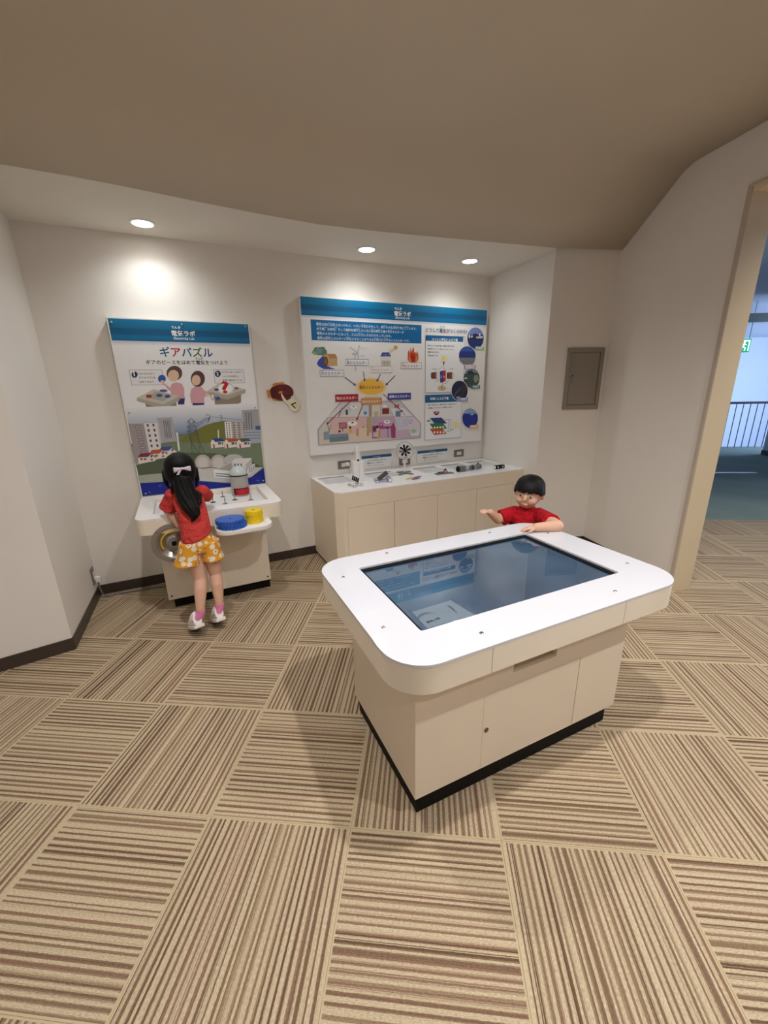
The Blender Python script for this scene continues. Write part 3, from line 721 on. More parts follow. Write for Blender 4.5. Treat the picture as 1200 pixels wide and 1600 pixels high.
mini_desk([(248,607),(370,545),(558,595),(440,655)], [(310,650),(530,620),(535,665),(440,695),(318,690)], [(248,607),(440,655),(558,595),(558,625),(440,690),(250,630)], [(310,602),(392,562),(505,590),(435,632)])
P.ell(335,596,22,13,(170,60,56)); P.ell(410,590,22,12,(66,84,140)); P.ell(470,597,20,11,(50,84,160)); P.ell(440,556,30,10,(92,96,150))
mini_desk([(752,560),(845,500),(1032,545),(900,590)], [(806,590),(1000,575),(1000,640),(905,688),(812,660)], [(752,560),(900,590),(1032,545),(1032,572),(900,620),(756,585)], [(800,555),(858,520),(985,545),(900,575)])
P.soft(888,540,62,42,(250,250,250),(206,202,190)); P.text('?', 862,572, 918, (200,24,44), .03, .62)
P.ell(795,598,13,26,(120,70,80)); P.ell(795,598,10,22,(236,232,230)); P.ell(757,584,14,12,SK); P.ell(832,612,18,14,(70,90,150)); P.ell(823,548,16,9,(70,80,150)); P.ell(968,538,14,8,(170,70,70))
P.build('instruction_print', gb)
# landscape
P.zoom(190,630,5.217)
vt = P.uv(500,20)[1]; vm = P.uv(500,250)[1]
P.rect(U0+.004,U1-.004,vm,vt,(120,142,176),(240,241,245))
vb = P.uv(150,640)[1]
P.rect(U0+.004,U1-.004,V0+.006,vm,(112,128,104))
P.poly([(450,330),(520,270),(600,225),(680,180),(760,155),(830,145),(900,150),(1000,165),(1131,205),(1136,330)], (118,120,54))
P.poly([(76,330),(300,330),(480,318),(700,325),(1136,318),(1160,540),(600,620),(120,520)], (118,134,108))
P.poly([(120,510),(330,440),(520,402),(760,408),(1000,445),(1150,520),(1060,600),(600,615),(140,590)], (86,98,74))
P.poly([(132,588),(340,570),(620,590),(620,640),(146,650)], (166,172,158))
P.poly([(590,610),(640,560),(1000,530),(1152,520),(1060,600),(890,648),(600,630)], (204,204,200))
P.poly([(150,652),(340,640),(600,632),(890,655),(1050,606),(1160,528),(1174,652),(700,700),(172,756)], (0,26,140))
def P_(pts, c): P.poly(pts, c)
P_([(54,168),(182,166),(228,400),(240,450),(120,505)], (164,154,156)); P_([(180,165),(300,160),(326,400),(226,404)], (226,222,222)); P_([(283,120),(412,114),(448,310),(320,325)], (176,172,176)); P_([(283,120),(300,160),(326,330),(310,325)], (204,200,202))
for k in range(5):
    for dx in (0,47): P.box(203+dx+k*8,170+k*42-dx*.05,223+dx+k*8,190+k*42-dx*.05,(88,80,84))
for k in range(6): P.box(108+k*9,180+k*42,155+k*9,204+k*42,(128,118,120)); P.box(114+k*9,186+k*42,149+k*9,198+k*42,(180,170,170))
for k in range(4): P.line([(340+k*15,138),(362+k*15,284)],6,(108,108,120))
P_([(978,58),(1112,50),(1132,218),(1000,218)], (168,166,170))
for k in range(3): P.line([(1012+k*20,74),(1022+k*20,212)],8,(110,112,126))
P_([(838,152),(890,150),(902,286),(850,285)], (236,234,232)); P_([(890,150),(1000,150),(1012,290),(902,288)], (190,182,178))
for k in range(7):
    for dx in range(2): P.box(850+dx*20+k*1.5,160+k*18,860+dx*20+k*1.5,170+k*18,(80,76,84))
    for dx in range(3): P.box(902+dx*42+k*1.5,156+k*19,922+dx*42+k*1.5,164+k*19,(120,104,100))
P_([(995,220),(1132,216),(1138,322),(1005,330)], (172,180,194))
for k in range(3): P.line([(1000,240+k*24),(1134,236+k*24)],7,(120,134,160))
P_([(1090,186),(1130,184),(1132,216),(1092,216)], (64,92,140))
for k, (rc, x) in enumerate((((44,76,140),722),((188,84,48),832),((84,94,78),936))):
    P_([(x+4,318),(x+20,290),(x+42,318),(x+114,310),(x+114,356),(x+8,368)], (232,222,214)); P_([(x-2,316),(x+22,288),(x+96,284),(x+118,308),(x+44,312),(x+20,296)], rc)
    P.box(x+22,334,x+38,366,(150,62,50)); P.box(x+62,318,x+88,336,(96,94,104)); P.box(x+92,318,x+106,336,(96,94,104))
for k, (rc, x, y) in enumerate((((58,88,150),300,352),((190,92,48),222,376),((128,48,76),130,404))):
    P_([(x+6,y+34),(x+84,y+30),(x+112,y+4),(x+150,y+40),(x+146,y+66),(x+8,y+92)], (230,220,212)); P_([(x,y+38),(x+26,y+4),(x+104,y),(x+152,y+36),(x+146,y+40),(x+110,y+10),(x+86,y+34)], rc)
    P.ell(x+114,y+28,9,12,(110,96,96)); P.box(x+20,y+44,x+44,y+58,(120,100,100)); P.box(x+50,y+44,x+74,y+58,(120,100,100)); P.box(x+106,y+50,x+126,y+62,(130,84,66))
P_([(444,240),(458,238),(476,385),(462,388)], (234,232,230)); P_([(782,216),(792,216),(796,284),(786,284)], (230,228,226))
PY_ = (84,92,108)
P.line([(530,160),(565,122),(608,160)],4,PY_); P.line([(540,150),(595,190),(550,220),(610,270),(570,330)],3,PY_); P.line([(595,150),(545,190),(600,230),(560,290)],3,PY_); P.line([(550,140),(575,400)],4,PY_); P.line([(585,140),(640,390)],4,PY_); P.line([(528,190),(612,186)],4,PY_); P.line([(522,235),(610,220)],3,PY_)
P.line([(685,105),(702,88),(722,105),(700,160),(720,120),(690,130)],4,PY_); P.line([(800,105),(808,98),(818,110),(806,140),(816,140)],3,PY_)
P.line([(538,190),(545,240),(570,320),(610,380),(640,405)],3.5,(60,62,68)); P.line([(608,190),(618,250),(640,330),(672,402)],3.5,(60,62,68)); P.line([(612,165),(650,150),(690,115)],4,(66,76,100)); P.line([(612,185),(660,160),(720,110)],3,(66,76,100)); P.line([(722,108),(800,118),(980,135)],2.5,(110,124,150))
for (x, y) in ((662,485),(788,485)):
    P_([(x-60,y+28),(x+62,y+28),(x+62,y+100),(x,y+112),(x-58,y+100)], (200,196,192)); P.soft(x,y,66,68,(212,206,200),(176,170,164),core=.5)
    P_([(x-64,y+34),(x-20,y+42),(x+66,y+36),(x+66,y+42),(x,y+48),(x-62,y+40)], (86,72,70)); P_([(x-62,y+42),(x,y+49),(x+64,y+43),(x+62,y+100),(x,y+112),(x-58,y+100)], (206,202,198))
P.ell(915,460,78,46,(196,192,186))
P_([(750,545),(900,475),(905,560),(890,580),(885,615),(756,605)], (238,238,236)); P_([(770,540),(896,480),(902,545),(890,552)], (176,170,162))
P.line([(764,572),(888,580)],9,(120,132,152)); P.line([(764,590),(888,600)],9,(120,132,152))
P_([(905,468),(925,450),(1058,446),(1062,500),(1086,490),(1088,545),(1040,590),(905,560)], (232,230,228)); P_([(1010,500),(1058,448),(1062,520),(1012,560)], (200,194,188)); P_([(1030,530),(1086,490),(1088,545),(1034,590)], (220,218,216))
for k in range(3): P.box(917+k*25,492,931+k*25,514,(92,104,128)); P.box(1040+k*16,525-k*9,1050+k*16,565-k*9,(120,128,152))
for (x, y) in ((230,722),(315,672),(1112,628)): P_([(x-16,y+5),(x-4,y-5),(x+4,y-1),(x+14,y+5)], (90,116,200))
P.build('landscape_print', gb)
# cap screws of the board
for (px, py) in ((173.7,503.5),(284.5,507),(383.5,510),(202,645.5),(398.5,637),(227.5,771),(411,751)):
    p = onY(px, py, PY1)
    obj('board_screw', MB().lathe([(0,.004),(.004,.004),(.0062,.002),(.0062,0),(0,0)], 14, Matrix.Translation((p.x-GX, PY1-GY-.0015, p.z)) @ Matrix.Rotation(PI/2,4,'X')), STEEL, gb, 40)

# ---------------- large panel
Q = Print(PY2, 2.54, -.03, .895, 460, 460, 5.4545)
vh = onY(615,500,PY2).z
header(Q, A0+.004, A1-.004, vh, B1-.003)
Q.text('でんき', 852,130, 914, (255,255,255), .02); Q.text('電気ラボ', 852,178, 992, (255,255,255), .018); Q.text('Electricity Lab', 862,206, 982, (255,255,255), .008)
Q.build('header_print', wpb)
Q.zoom(450,450,3.636)
u0, v1_ = Q.uv(128,190); u1, v0_ = Q.uv(758,300)
Q.rect(u0,u1,onY(487,531.5,PY2).z,onY(485.5,499,PY2).z,(0,104,164))
bt, bb = onY(485.5,499,PY2).z, onY(487,531.5,PY2).z
Q.zoom(460,460,5.4545)
for k, (t, xa, xb) in enumerate((('電気は目には見えないけれど、いろいろな働きをして、私たちの生活を便利にしています。',186,1040),('水や風、太陽光、そして燃料を燃やしたときに出る熱など様々なエネルギーが',188,932),
        ('電気のエネルギーになって、さらにいろいろな働きをしています。',192,826),('電気は別のエネルギーに変化させることができる便利で使いやすいエネルギーです。',196,982))):
    n = len(Q.v); Q.text(t, xa, 262+k*40, xb, (240,246,252), .008)
    tgt = bt - (bt-bb)*(.265+.225*k)
    dz = tgt - Q.uv(xa,262+k*40)[1]
    Q.v[n:] = [(x,y,z+dz) for x,y,z in Q.v[n:]]
    for fx in ((.01,.12,.45,.66,.78,.88) if k == 0 else (.01,.08,.2,.45,.62,.7,.82) if k == 1 else (.01,.55) if k == 2 else (.01,.10,.31,.62,.72)):
        n = len(Q.v); X = xa+fx*(xb-xa); Q.text('てんき' if fx < .02 else 'はたら', X, 240+k*40, X+34, (214,230,246), .0)
        dz2 = tgt + (bt-bb)*.105 - Q.uv(X,240+k*40)[1]; Q.v[n:] = [(x,y,z+dz2) for x,y,z in Q.v[n:]]
Q.build('introduction_print', wpb)
# sources of energy
Q.poly([(146,500),(175,450),(225,448),(250,445),(275,480),(280,510),(240,520),(180,515)], (94,134,104)); Q.poly([(180,470),(205,450),(240,470),(225,510),(190,500)], (112,150,160)); Q.poly([(150,500),(170,480),(200,512),(170,516)], (150,178,130))
Q.poly([(245,520),(262,525),(250,560),(270,600),(300,620),(350,636),(250,636),(205,612),(190,590),(205,560)], (52,84,180))
Q.poly([(250,515),(285,505),(350,508),(366,545),(366,608),(280,612),(250,560)], (206,168,118)); Q.poly([(285,508),(350,508),(366,545),(300,545)], (180,140,92)); Q.ell(264,572,22,42,(104,66,44)); Q.ell(266,572,11,24,(150,106,74))
Q.poly([(508,510),(524,510),(530,655),(514,655)], (206,206,210)); Q.poly([(490,500),(540,496),(542,512),(492,516)], (196,196,202))
Q.line([(538,498),(472,448)],7,(188,190,200)); Q.line([(538,498),(556,432)],8,(188,190,200)); Q.line([(538,498),(548,560)],8,(176,178,190)); Q.text('プロペラ',562,466,610,(190,186,220),0.); Q.text('発電機',562,530,596,(190,186,220),0.)
Q.poly([(732,528),(748,494),(808,494),(824,528)], (54,76,150)); Q.line([(742,516),(816,516)],2,(170,190,230)); Q.line([(776,496),(776,528)],2,(170,190,230)); Q.poly([(738,530),(820,528),(820,606),(740,608)], (226,222,212)); Q.box(742,566,818,606,(198,190,176)); Q.line([(765,566),(765,606)],3,(160,150,140)); Q.line([(792,566),(792,606)],3,(160,150,140))
Q.ell(862,453,18,18,(206,160,92))
for k in range(3): Q.line([(846,464+k*5),(806,474+k*18)],3,(226,186,130))
Q.poly([(966,560),(966,500),(975,470),(985,500),(990,450),(998,490),(1014,445),(1022,490),(1040,500),(1046,480),(1056,520),(1056,560),(1035,578),(985,578)], (206,98,50)); Q.poly([(985,575),(990,520),(1000,490),(1012,520),(1022,500),(1028,540),(1020,578)], (178,36,30)); Q.poly([(975,560),(980,520),(992,555),(1000,578),(985,578)], (226,140,80)); Q.poly([(1030,575),(1040,520),(1052,545),(1046,568)], (224,132,76))
for (x0,y0,x1,y1,t,c) in ((215,644,424,698,'水のエネルギー',(70,76,140)),(432,550,632,606,'風のエネルギー',(90,104,140)),(645,614,832,668,'光のエネルギー',(196,158,110)),(907,580,1083,634,'熱のエネルギー',(168,70,70))):
    Q.frame(x0,y0,x1,y1,1.0,c,(240,240,243)); Q.text(t, x0+12,y1-13, x1-10, c, .012); Q.text('みず' if c[2] > 130 and c[0] < 80 else 'ねつ', x0+12,y0+16,x0+36,c,0.)
Q.build('energy_source_print', wpb)
Q.zoom(480,590,6.316)
Q.soft(630,92,168,100,(240,190,70),(238,238,240),core=.72)
Q.text('でんき',516,84,566,(120,40,40),.0); Q.text('電気のエネルギー',516,112,746,(150,36,40),.016)
def arrow(a, b, w, c):
    Q.line([a,b],w,c); d = Vector((b[0]-a[0], b[1]-a[1])).normalized(); n_ = Vector((-d.y,d.x)); e = Vector(b)+d*6
    Q.poly([tuple(e), tuple(Vector(b)-d*20+n_*13), tuple(Vector(b)-d*20-n_*13)], c)
for a, b in (((370,-5),(478,76)),((553,-60),(567,34)),((724,-35),(686,36)),((868,-22),(776,74))): arrow(a, b, 7, (28,34,110))
Q.build('centre_print', wpb)
# cut-away house
H = (206,202,206)
Q.poly([(100,512),(330,236),(920,228),(1124,450),(1120,598),(108,672)], (168,166,172)); Q.poly([(112,516),(336,246),(914,238),(1114,452),(1110,590),(118,662)], H)
Q.poly([(200,392),(336,250),(634,246),(634,380),(230,392)], (222,222,222)); Q.poly([(232,396),(632,386),(632,600),(240,630),(150,560)], (224,188,184)); Q.poly([(118,520),(150,480),(215,400),(240,630),(118,660)], (214,208,200)); Q.poly([(120,610),(250,560),(632,540),(885,600),(885,606),(118,660)], (222,204,184))
Q.poly([(588,392),(636,388),(636,540),(580,545)], (190,164,128)); Q.poly([(640,392),(860,388),(890,470),(890,600),(640,600)], (206,170,190)); Q.poly([(860,392),(1052,388),(1112,454),(1110,588),(888,600)], (220,208,222)); Q.poly([(890,520),(1060,505),(1110,560),(1110,588),(888,602)], (206,176,196))
Q.poly([(336,250),(420,246),(440,330),(330,380),(300,385)], (208,208,210)); Q.poly([(640,250),(716,248),(720,380),(640,386)], (226,218,206)); Q.box(660,335,702,388,(206,182,150)); Q.box(738,304,808,358,(140,50,34)); Q.poly([(812,305),(950,300),(1048,384),(860,390)], (228,226,230)); Q.box(870,330,920,382,(112,134,158)); Q.box(935,345,975,382,(236,236,240)); Q.ell(956,364,12,12,(180,184,196)); Q.box(545,268,604,376,(206,214,226)); Q.ell(572,350,16,16,(92,130,180)); Q.box(606,268,636,382,(170,140,140))
for pl in ([(330,236),(634,232)],[(214,392),(1050,384)],[(634,246),(634,386)],[(720,250),(722,390)],[(816,306),(890,470)],[(888,470),(888,600)]): Q.line(pl,6,(176,174,180))
Q.ell(446,452,48,24,(246,246,246)); Q.ell(446,444,14,8,(90,90,90)); Q.ell(786,436,30,18,(246,246,246)); Q.ell(786,432,9,6,(90,90,90)); Q.ell(456,290,38,18,(240,240,240)); Q.ell(456,284,9,6,(90,90,90)); Q.ell(764,280,24,14,(240,240,240))
Q.poly([(218,575),(405,555),(408,620),(220,640)], (112,134,146)); Q.poly([(218,560),(405,548),(405,575),(218,590)], (128,150,160)); Q.poly([(160,535),(215,530),(220,610),(162,618)], (136,158,176)); Q.box(312,446,390,500,(90,84,88)); Q.box(320,452,382,492,(196,120,124)); Q.line([(350,500),(350,530)],8,(90,84,88)); Q.line([(195,450),(215,510),(220,540)],6,(80,110,60)); Q.line([(240,470),(215,520)],5,(90,120,60)); Q.line([(330,330),(308,388)],7,(130,60,50))
Q.ell(424,492,11,11,(40,34,34)); Q.poly([(408,505),(436,505),(440,545),(410,548)], (222,180,80)); Q.ell(318,530,12,12,(60,44,40)); Q.poly([(512,500),(588,495),(582,575),(508,578)], (226,208,180)); Q.line([(550,478),(552,495)],8,(120,120,130)); Q.poly([(485,505),(508,500),(505,580),(482,575)], (206,146,130)); Q.poly([(588,540),(610,538),(608,575),(585,578)], (206,146,130))
Q.poly([(640,475),(700,470),(704,600),(640,600)], (150,74,110)); Q.box(650,490,690,520,(90,40,60)); Q.box(648,540,690,585,(206,190,200)); Q.poly([(706,445),(748,443),(750,480),(818,478),(820,500),(706,508)], (176,76,132)); Q.box(716,452,740,470,(220,160,190)); Q.poly([(822,488),(850,440),(872,500),(868,598),(828,592)], (164,60,112)); Q.box(640,405,692,455,(176,176,180)); Q.ell(692,485,12,12,(40,32,32)); Q.poly([(680,500),(706,500),(712,590),(686,594)], (222,196,196)); Q.poly([(700,520),(720,520),(718,590),(702,592)], (206,150,70)); Q.ell(790,498,9,9,(44,36,36)); Q.poly([(782,508),(800,508),(806,586),(788,588)], (150,150,190))
Q.poly([(936,404),(994,402),(994,484),(936,486)], (200,204,218)); Q.box(1002,418,1034,450,(150,150,160)); Q.box(1007,422,1029,446,(222,222,228)); Q.poly([(884,400),(918,398),(922,500),(888,505)], (200,210,222)); Q.poly([(1010,508),(1062,498),(1098,545),(1096,572),(1022,575)], (222,232,222)); Q.poly([(1016,512),(1060,504),(1086,540),(1030,548)], (166,196,160)); Q.poly([(378,318),(396,316),(402,365),(380,368)], (70,70,76)); Q.poly([(862,262),(872,258),(872,300),(862,298)], (170,30,34)); Q.poly([(892,262),(902,258),(902,300),(892,298)], (170,30,34)); Q.line([(866,282),(898,276)],7,(170,30,34))
for (x0,y0,x1,y1,t,c) in ((274,168,504,232,'熱のエネルギー',(176,30,36)),(528,204,738,264,'光のエネルギー',(206,146,72)),(792,156,1022,214,'運動のエネルギー',(66,66,150))):
    Q.box(x0,y0,x1,y1,c); Q.text(t, x0+14,y1-14, x1-10, (246,246,246), .012)
RD = (150,26,32); arrow((430,228),(192,458),8,RD); arrow((548,266),(486,420),8,RD); arrow((750,162),(940,340),7,RD); Q.line([(584,180),(576,204)],5,(206,140,60))
Q.build('house_print', wpb)
# right hand column
Q.zoom(650,490,7.617)
cl = [(52,72,150),(52,72,150),(90,80,150),(52,110,80),(30,100,160),(120,60,130),(180,60,90),(52,72,150),(80,50,140),(180,60,90),(40,110,160),(60,80,150),(150,150,160)]
Q.text('どうして電気がつくのかな?', 114,214, 606, INK, .014, 1.0, cl); Q.text('でんき',278,166,340,(60,70,120),0.)
for (x0,y0,x1,y1,hy,t,ta,tb) in ((112,256,558,930,338,'コイルと磁石による発電',186,494),(106,970,530,1470,1046,'半導体による発電',164,384)):
    Q.frame(x0,y0,x1,y1,1.0,(112,124,146),(240,240,243)); Q.box(x0,y0,x1,hy,(0,98,152)); Q.text(t, ta,hy-18, tb, (250,250,252), .02)
for k, (t, xa, xb) in enumerate((('磁石をコイルの間で回すと電気が生まれます。',136,456),('自転車のライトも、磁石とコイルでつくって、',138,448),('電球が光ります。',138,274),('風車も同じです。',138,260))): Q.text(t, xa, 388+k*40, xb, INK, .02)
for k, (t, xa, xb) in enumerate((('半導体に光を当てると、電子が動き出し、電気が流れます。',134,480),('太陽電池は、光のエネルギーを電気にかえます。',134,432))): Q.text(t, xa, 1096+k*36, xb, INK, .02)
Q.soft(326,534,32,34,(250,226,110),(252,246,206))
for k in range(8):
    a = k*PI/4; Q.line([(326+40*math.cos(a),534+42*math.sin(a)),(326+52*math.cos(a),534+54*math.sin(a))],5,(200,190,150))
Q.poly([(318,570),(336,570),(334,606),(320,606)], (70,70,76)); Q.line([(326,606),(290,650),(228,680)],3,(150,150,140)); Q.line([(328,606),(330,650),(352,676)],3,(150,150,140)); Q.text('コイル',194,666,240,INK,.01); Q.text('コイル',398,664,442,INK,.01)
for x in (178,366): Q.poly([(x+6,700),(x+66,698),(x+68,776),(x+4,776)], (122,66,54)); Q.ell(x+6,738,9,38,(90,50,44)); Q.ell(x+68,738,11,38,(206,200,196))
Q.poly([(280,690),(312,678),(318,818),(284,822)], (48,62,150)); Q.poly([(312,678),(352,678),(350,800),(318,818)], (190,36,44)); Q.text('S',290,768,304,(220,220,230),.01); Q.text('N',322,764,338,(240,220,220),.01); Q.line([(314,822),(314,912)],6,(170,150,100)); Q.ell(304,882,46,28,(196,172,128)); Q.ell(304,880,36,20,(226,210,170)); Q.ell(304,880,14,10,(150,124,80))
Q.line([(268,776),(236,812)],4,(60,60,60)); Q.line([(332,834),(362,826),(384,796)],4,(60,60,60)); Q.line([(258,880),(270,912),(330,912),(372,878)],4,(170,150,100))
Q.ell(240,1166,34,44,(150,30,40),a0=0,a1=PI); Q.text('太陽光',220,1188,262,(240,220,220),.01)
Q.poly([(162,1242),(300,1236),(366,1306),(222,1314)], (40,66,130)); Q.poly([(160,1310),(320,1302),(366,1368),(206,1378)], (62,122,62)); Q.poly([(160,1372),(310,1366),(362,1430),(214,1444)], (190,88,52)); Q.line([(162,1242),(300,1236),(366,1306)],3,(190,200,210))
for k in range(4): Q.ell(218+k*34,1356-k*2,12,11,(246,246,236)); Q.ell(218+k*36,1412,12,12,(250,236,224))
Q.line([(320,1262),(408,1260),(408,1400),(352,1400)],3,(110,110,116)); Q.line([(384,1262),(384,1400)],3,(110,110,116)); Q.text('電極',128,1286,166,INK,.01); Q.text('電球',416,1388,440,INK,.01); Q.soft(472,1326,28,26,(246,230,130),(250,246,214))
for k in range(8):
    a = k*PI/4+.2; Q.line([(472+32*math.cos(a),1326+32*math.sin(a)),(472+44*math.cos(a),1326+46*math.sin(a))],4,(200,186,120))
Q.build('explanation_print', wpb)
def photo(x, y, rx, ry, base, extra, tagc, tagbox):
    Q.ell(x,y,rx+5,ry+5,(244,244,246),30); Q.ell(x,y,rx,ry,base,30)
    for pts, c in extra: Q.poly(pts, c)
    if tagbox: Q.box(*tagbox, tagc); x0,y0,x1,y1 = tagbox; Q.text('発電所', x0+14,y1-9,x1-14,(246,246,246),.01)
photo(704,294,97,128,(20,42,120),[([(614,250),(640,195),(700,168),(760,185),(798,250)],(120,140,206)),([(612,290),(640,262),(700,235),(745,255),(798,268),(800,310),(610,312)],(28,34,60)),([(622,258),(640,250),(642,290),(624,292)],(226,226,232)),([(650,266),(668,256),(672,282),(652,288)],(214,214,222)),([(745,240),(760,236),(762,268),(746,268)],(240,240,244)),([(710,276),(790,266),(788,296),(716,296)],(206,206,212))],(150,200,130),(700,392,804,430))
photo(606,500,100,110,(24,48,130),[([(508,525),(704,525),(690,575),(660,605),(560,605),(520,570)],(120,124,128)),([(540,420),(606,394),(670,420),(690,450),(520,450)],(50,86,176))],(206,160,176),(570,612,706,660))
photo(657,770,96,116,(58,76,70),[([(566,720),(600,680),(650,660),(700,672),(740,720),(700,700)],(120,140,176)),([(600,690),(660,672),(690,720),(620,730)],(38,52,40)),([(690,740),(730,726),(745,790),(700,830),(680,780)],(140,150,120)),([(566,765),(600,758),(610,775),(570,780)],(196,204,206))],(40,110,132),(656,854,756,892))
photo(515,918,96,120,(16,24,66),[([(440,990),(470,930),(530,880),(560,852),(580,860),(520,910),(470,960),(452,1000)],(84,84,84)),([(520,900),(560,850),(590,850),(600,900),(560,960),(530,960)],(44,44,46)),([(470,990),(520,985),(530,1030),(490,1035)],(150,156,170))],(136,152,200),(510,1002,614,1040))
photo(640,1246,93,116,(14,44,150),[([(556,1190),(590,1150),(640,1132),(690,1150),(724,1190)],(140,170,206)),([(642,1196),(680,1194),(680,1204),(644,1206)],(210,216,226))],(226,176,118),(634,1330,738,1366))
Q.build('photograph_print', wpb)

# ================================================================== WALL FITTINGS
def outlet(px0, py0, px1, py1, label):
    a, b = onY(px0,py0,0), onY(px1,py1,0)
    x, z = (a.x+b.x)/2, (a.z+b.z)/2; w, h = .118, .072
    t = thing('wall_outlet', label, 'outlet', (x,-.0005,z), 0, 'outlets above the cabinet')
    obj('cover_plate', MB().box(-w/2,w/2,-.007,0,-h/2,h/2), mat('outlet_bronze', (122,112,102), .45), t, bevel=.002)
    sk = obj('socket', MB().box(-.028,.028,-.010,-.006,-.016,.016), WHITEM, t, bevel=.002)
    for q in (-.014,.014):
        for r_ in (-.003,.003): obj('pin_slot', MB().box(q+r_-.0007,q+r_+.0007,-.0104,-.0098,-.005,.005), BLACK, sk)
    return t
outlet(527,718,548,734,'bronze wall outlet with a white plug in it beside the white device')
outlet(622,714,642,727,'bronze wall outlet half hidden behind the small fan')
outlet(708,702,725,714,'bronze wall outlet with nothing plugged in right of both small signs')
# outlet on the left return wall
ol = thing('wall_outlet', 'low bronze wall outlet near the floor corner feeding the grey cable', 'outlet', (-.003,-.075,.185))
obj('cover_plate', MB().box(0,.008,-.036,.036,-.06,.06), mat('outlet_bronze', (122,112,102), .45), ol, bevel=.002)
obj('socket', MB().box(.007,.011,-.014,.014,-.03,.03), WHITEM, ol, bevel=.002)
pc = thing('power_cable', 'grey cable with white plug running along the skirting to the gear desk', 'cable', (.05,-.05,0))
obj('plug', MB().box(-.042,-.008,-.042,-.012,.135,.175), WHITEM, pc, bevel=.005)
obj('cord', MB().tube([(-.028,-.026,.135),(-.028,-.026,.08),(-.02,-.022,.03),(.0,-.018,.008),(.1,-.012,.007),(.28,-.03,.007),(.425,-.045,.007)], .0055, 10), mat('cable_grey', (120,118,116), .5), pc, 60)
# plug and cord of the white device
wc_ = thing('device_cord', 'thin white cord with plug hanging from the outlet to the white device', 'cord', (1.98,-.03,.79))
obj('plug', MB().box(-.012,.022,-.022,.018,-.014,.014), WHITEM, wc_, bevel=.004)
obj('cord', MB().tube([(.008,-.022,-.004),(.012,-.05,-.02),(.004,-.09,-.05),(-.02,-.16,-.082),(-.06,-.22,-.0865),(-.07,-.26,-.0865),(-.068,-.285,-.080)], .0028, 8), WHITEM, wc_, 60)

# small instruction signs
def small_sign(pa, pb, label):
    a, b = onY(*pa,-.02), onY(*pb,-.02); w, h = b.x-a.x, .118
    t = thing('instruction_sign', label, 'sign', (a.x+w/2,-.001,a.z-h), 0, 'small signs above the cabinet')
    obj('sign_plate', MB().box(-w/2,w/2,-.012,0,0,h), WHITEM, t, bevel=.0015)
    S = Print(-.0132, a.x+w/2, -.001, a.z-h, 0,0,1)
    u0, u1, vt = a.x+.002, a.x+w-.002, a.z-.001
    S.rect(u0,u1,vt-.026,vt,(20,90,134)); 
    def tx(body, cu, v, ww, c, bold):
        me = text_mesh(body, bold); k = ww/me[2]; S.k += 1; y = S.y-S.k*.00002-S.c[1]; n = len(S.v)
        S.v += [(cu-ww/2+x*k-S.c[0], y, v+z*k-S.c[2]) for x,z in me[0]]
        for f in me[1]: S.f.append(tuple(i+n for i in f)); S.col.append([lin(c)]*len(f))
    m = (u0+u1)/2
    tx('やってみよう', m, vt-.020, .07, (240,246,250), .01)
    tx('いろいろな実験キットを使って', m, vt-.052, w*.62, (30,30,34), .02)
    tx('電気をつくってみよう!', m-.02, vt-.076, w*.5, (30,30,34), .02)
    tx('実験キットは大切にあつかってください', m-.01, vt-.098, w*.52, (60,60,64), .01)
    S.build('sign_print', t)
small_sign((565,713),(612.5,708),'small white sign with blue strip between the white device and the fan')
small_sign((652.5,705),(700,700),'small white sign with blue strip right of the fan')

# fish cut-out on the wall
FZ = (410,590,17.143)
def fz(X, Y):
    p = onY(FZ[0]+X/FZ[2], FZ[1]+Y/FZ[2], -.006); return (p.x-1.46, p.z-1.41)
fish = thing('fish_cutout', 'maroon fish cut-out with orange fins and a cream disc on the wall', 'wall decoration', (1.46,-.0005,1.41))
def fpoly(pts, d0, d1): return MB().prism([fz(*p) for p in pts], d0, d1, FRONT(0))
MAR = mat('maroon_felt', (104,24,32), .7); ORG = mat('orange_felt', (206,134,62), .7); CRM = mat('cream_card', (226,218,186), .6); DKR = mat('dark_outline', (58,16,20), .7)
obj('body_outline', fpoly([(515+318*math.cos(a),395+228*math.sin(a)) for a in [2*PI*k/32 for k in range(32)]], 0, .006), DKR, fish)
obj('body', fpoly([(513+300*math.cos(a),393+212*math.sin(a)) for a in [2*PI*k/32 for k in range(32)]], .006, .009), MAR, fish)
obj('back_fin', fpoly([(275,180),(330,140),(450,128),(560,115),(600,175),(500,205),(380,225),(290,265)], 0, .007), ORG, fish)
obj('tail_fin', fpoly([(120,330),(195,335),(215,440),(240,525),(150,550),(128,440)], 0, .007), ORG, fish)
obj('belly_fin', fpoly([(250,540),(330,570),(430,600),(410,630),(320,612),(255,575)], 0, .007), ORG, fish)
obj('side_fin', fpoly([(430,375),(520,360),(545,395),(500,425),(440,430)], .009, .011), ORG, fish)
for k, x in enumerate((260,330,400)): obj('stripe', fpoly([(x,270),(x+18,265),(x+26,400),(x+40,540),(x+14,530),(x+2,400)], .009, .0096), DKR, fish)
obj('eye', fpoly([(597+18*math.cos(a),305+20*math.sin(a)) for a in [2*PI*k/14 for k in range(14)]], .009, .0105), BLACK, fish)
obj('mouth', fpoly([(590,470),(640,482),(720,470),(790,430),(800,445),(725,490),(640,500),(590,488)], .009, .0098), DKR, fish)
obj('arm', fpoly([(495,430),(520,425),(570,520),(640,610),(720,680),(705,760),(620,690),(545,600),(505,500)], .009, .012), CRM, fish)
obj('hand', fpoly([(650,610),(760,570),(770,500),(830,470),(860,560),(900,600),(860,680),(720,680)], .007, .011), CRM, fish)
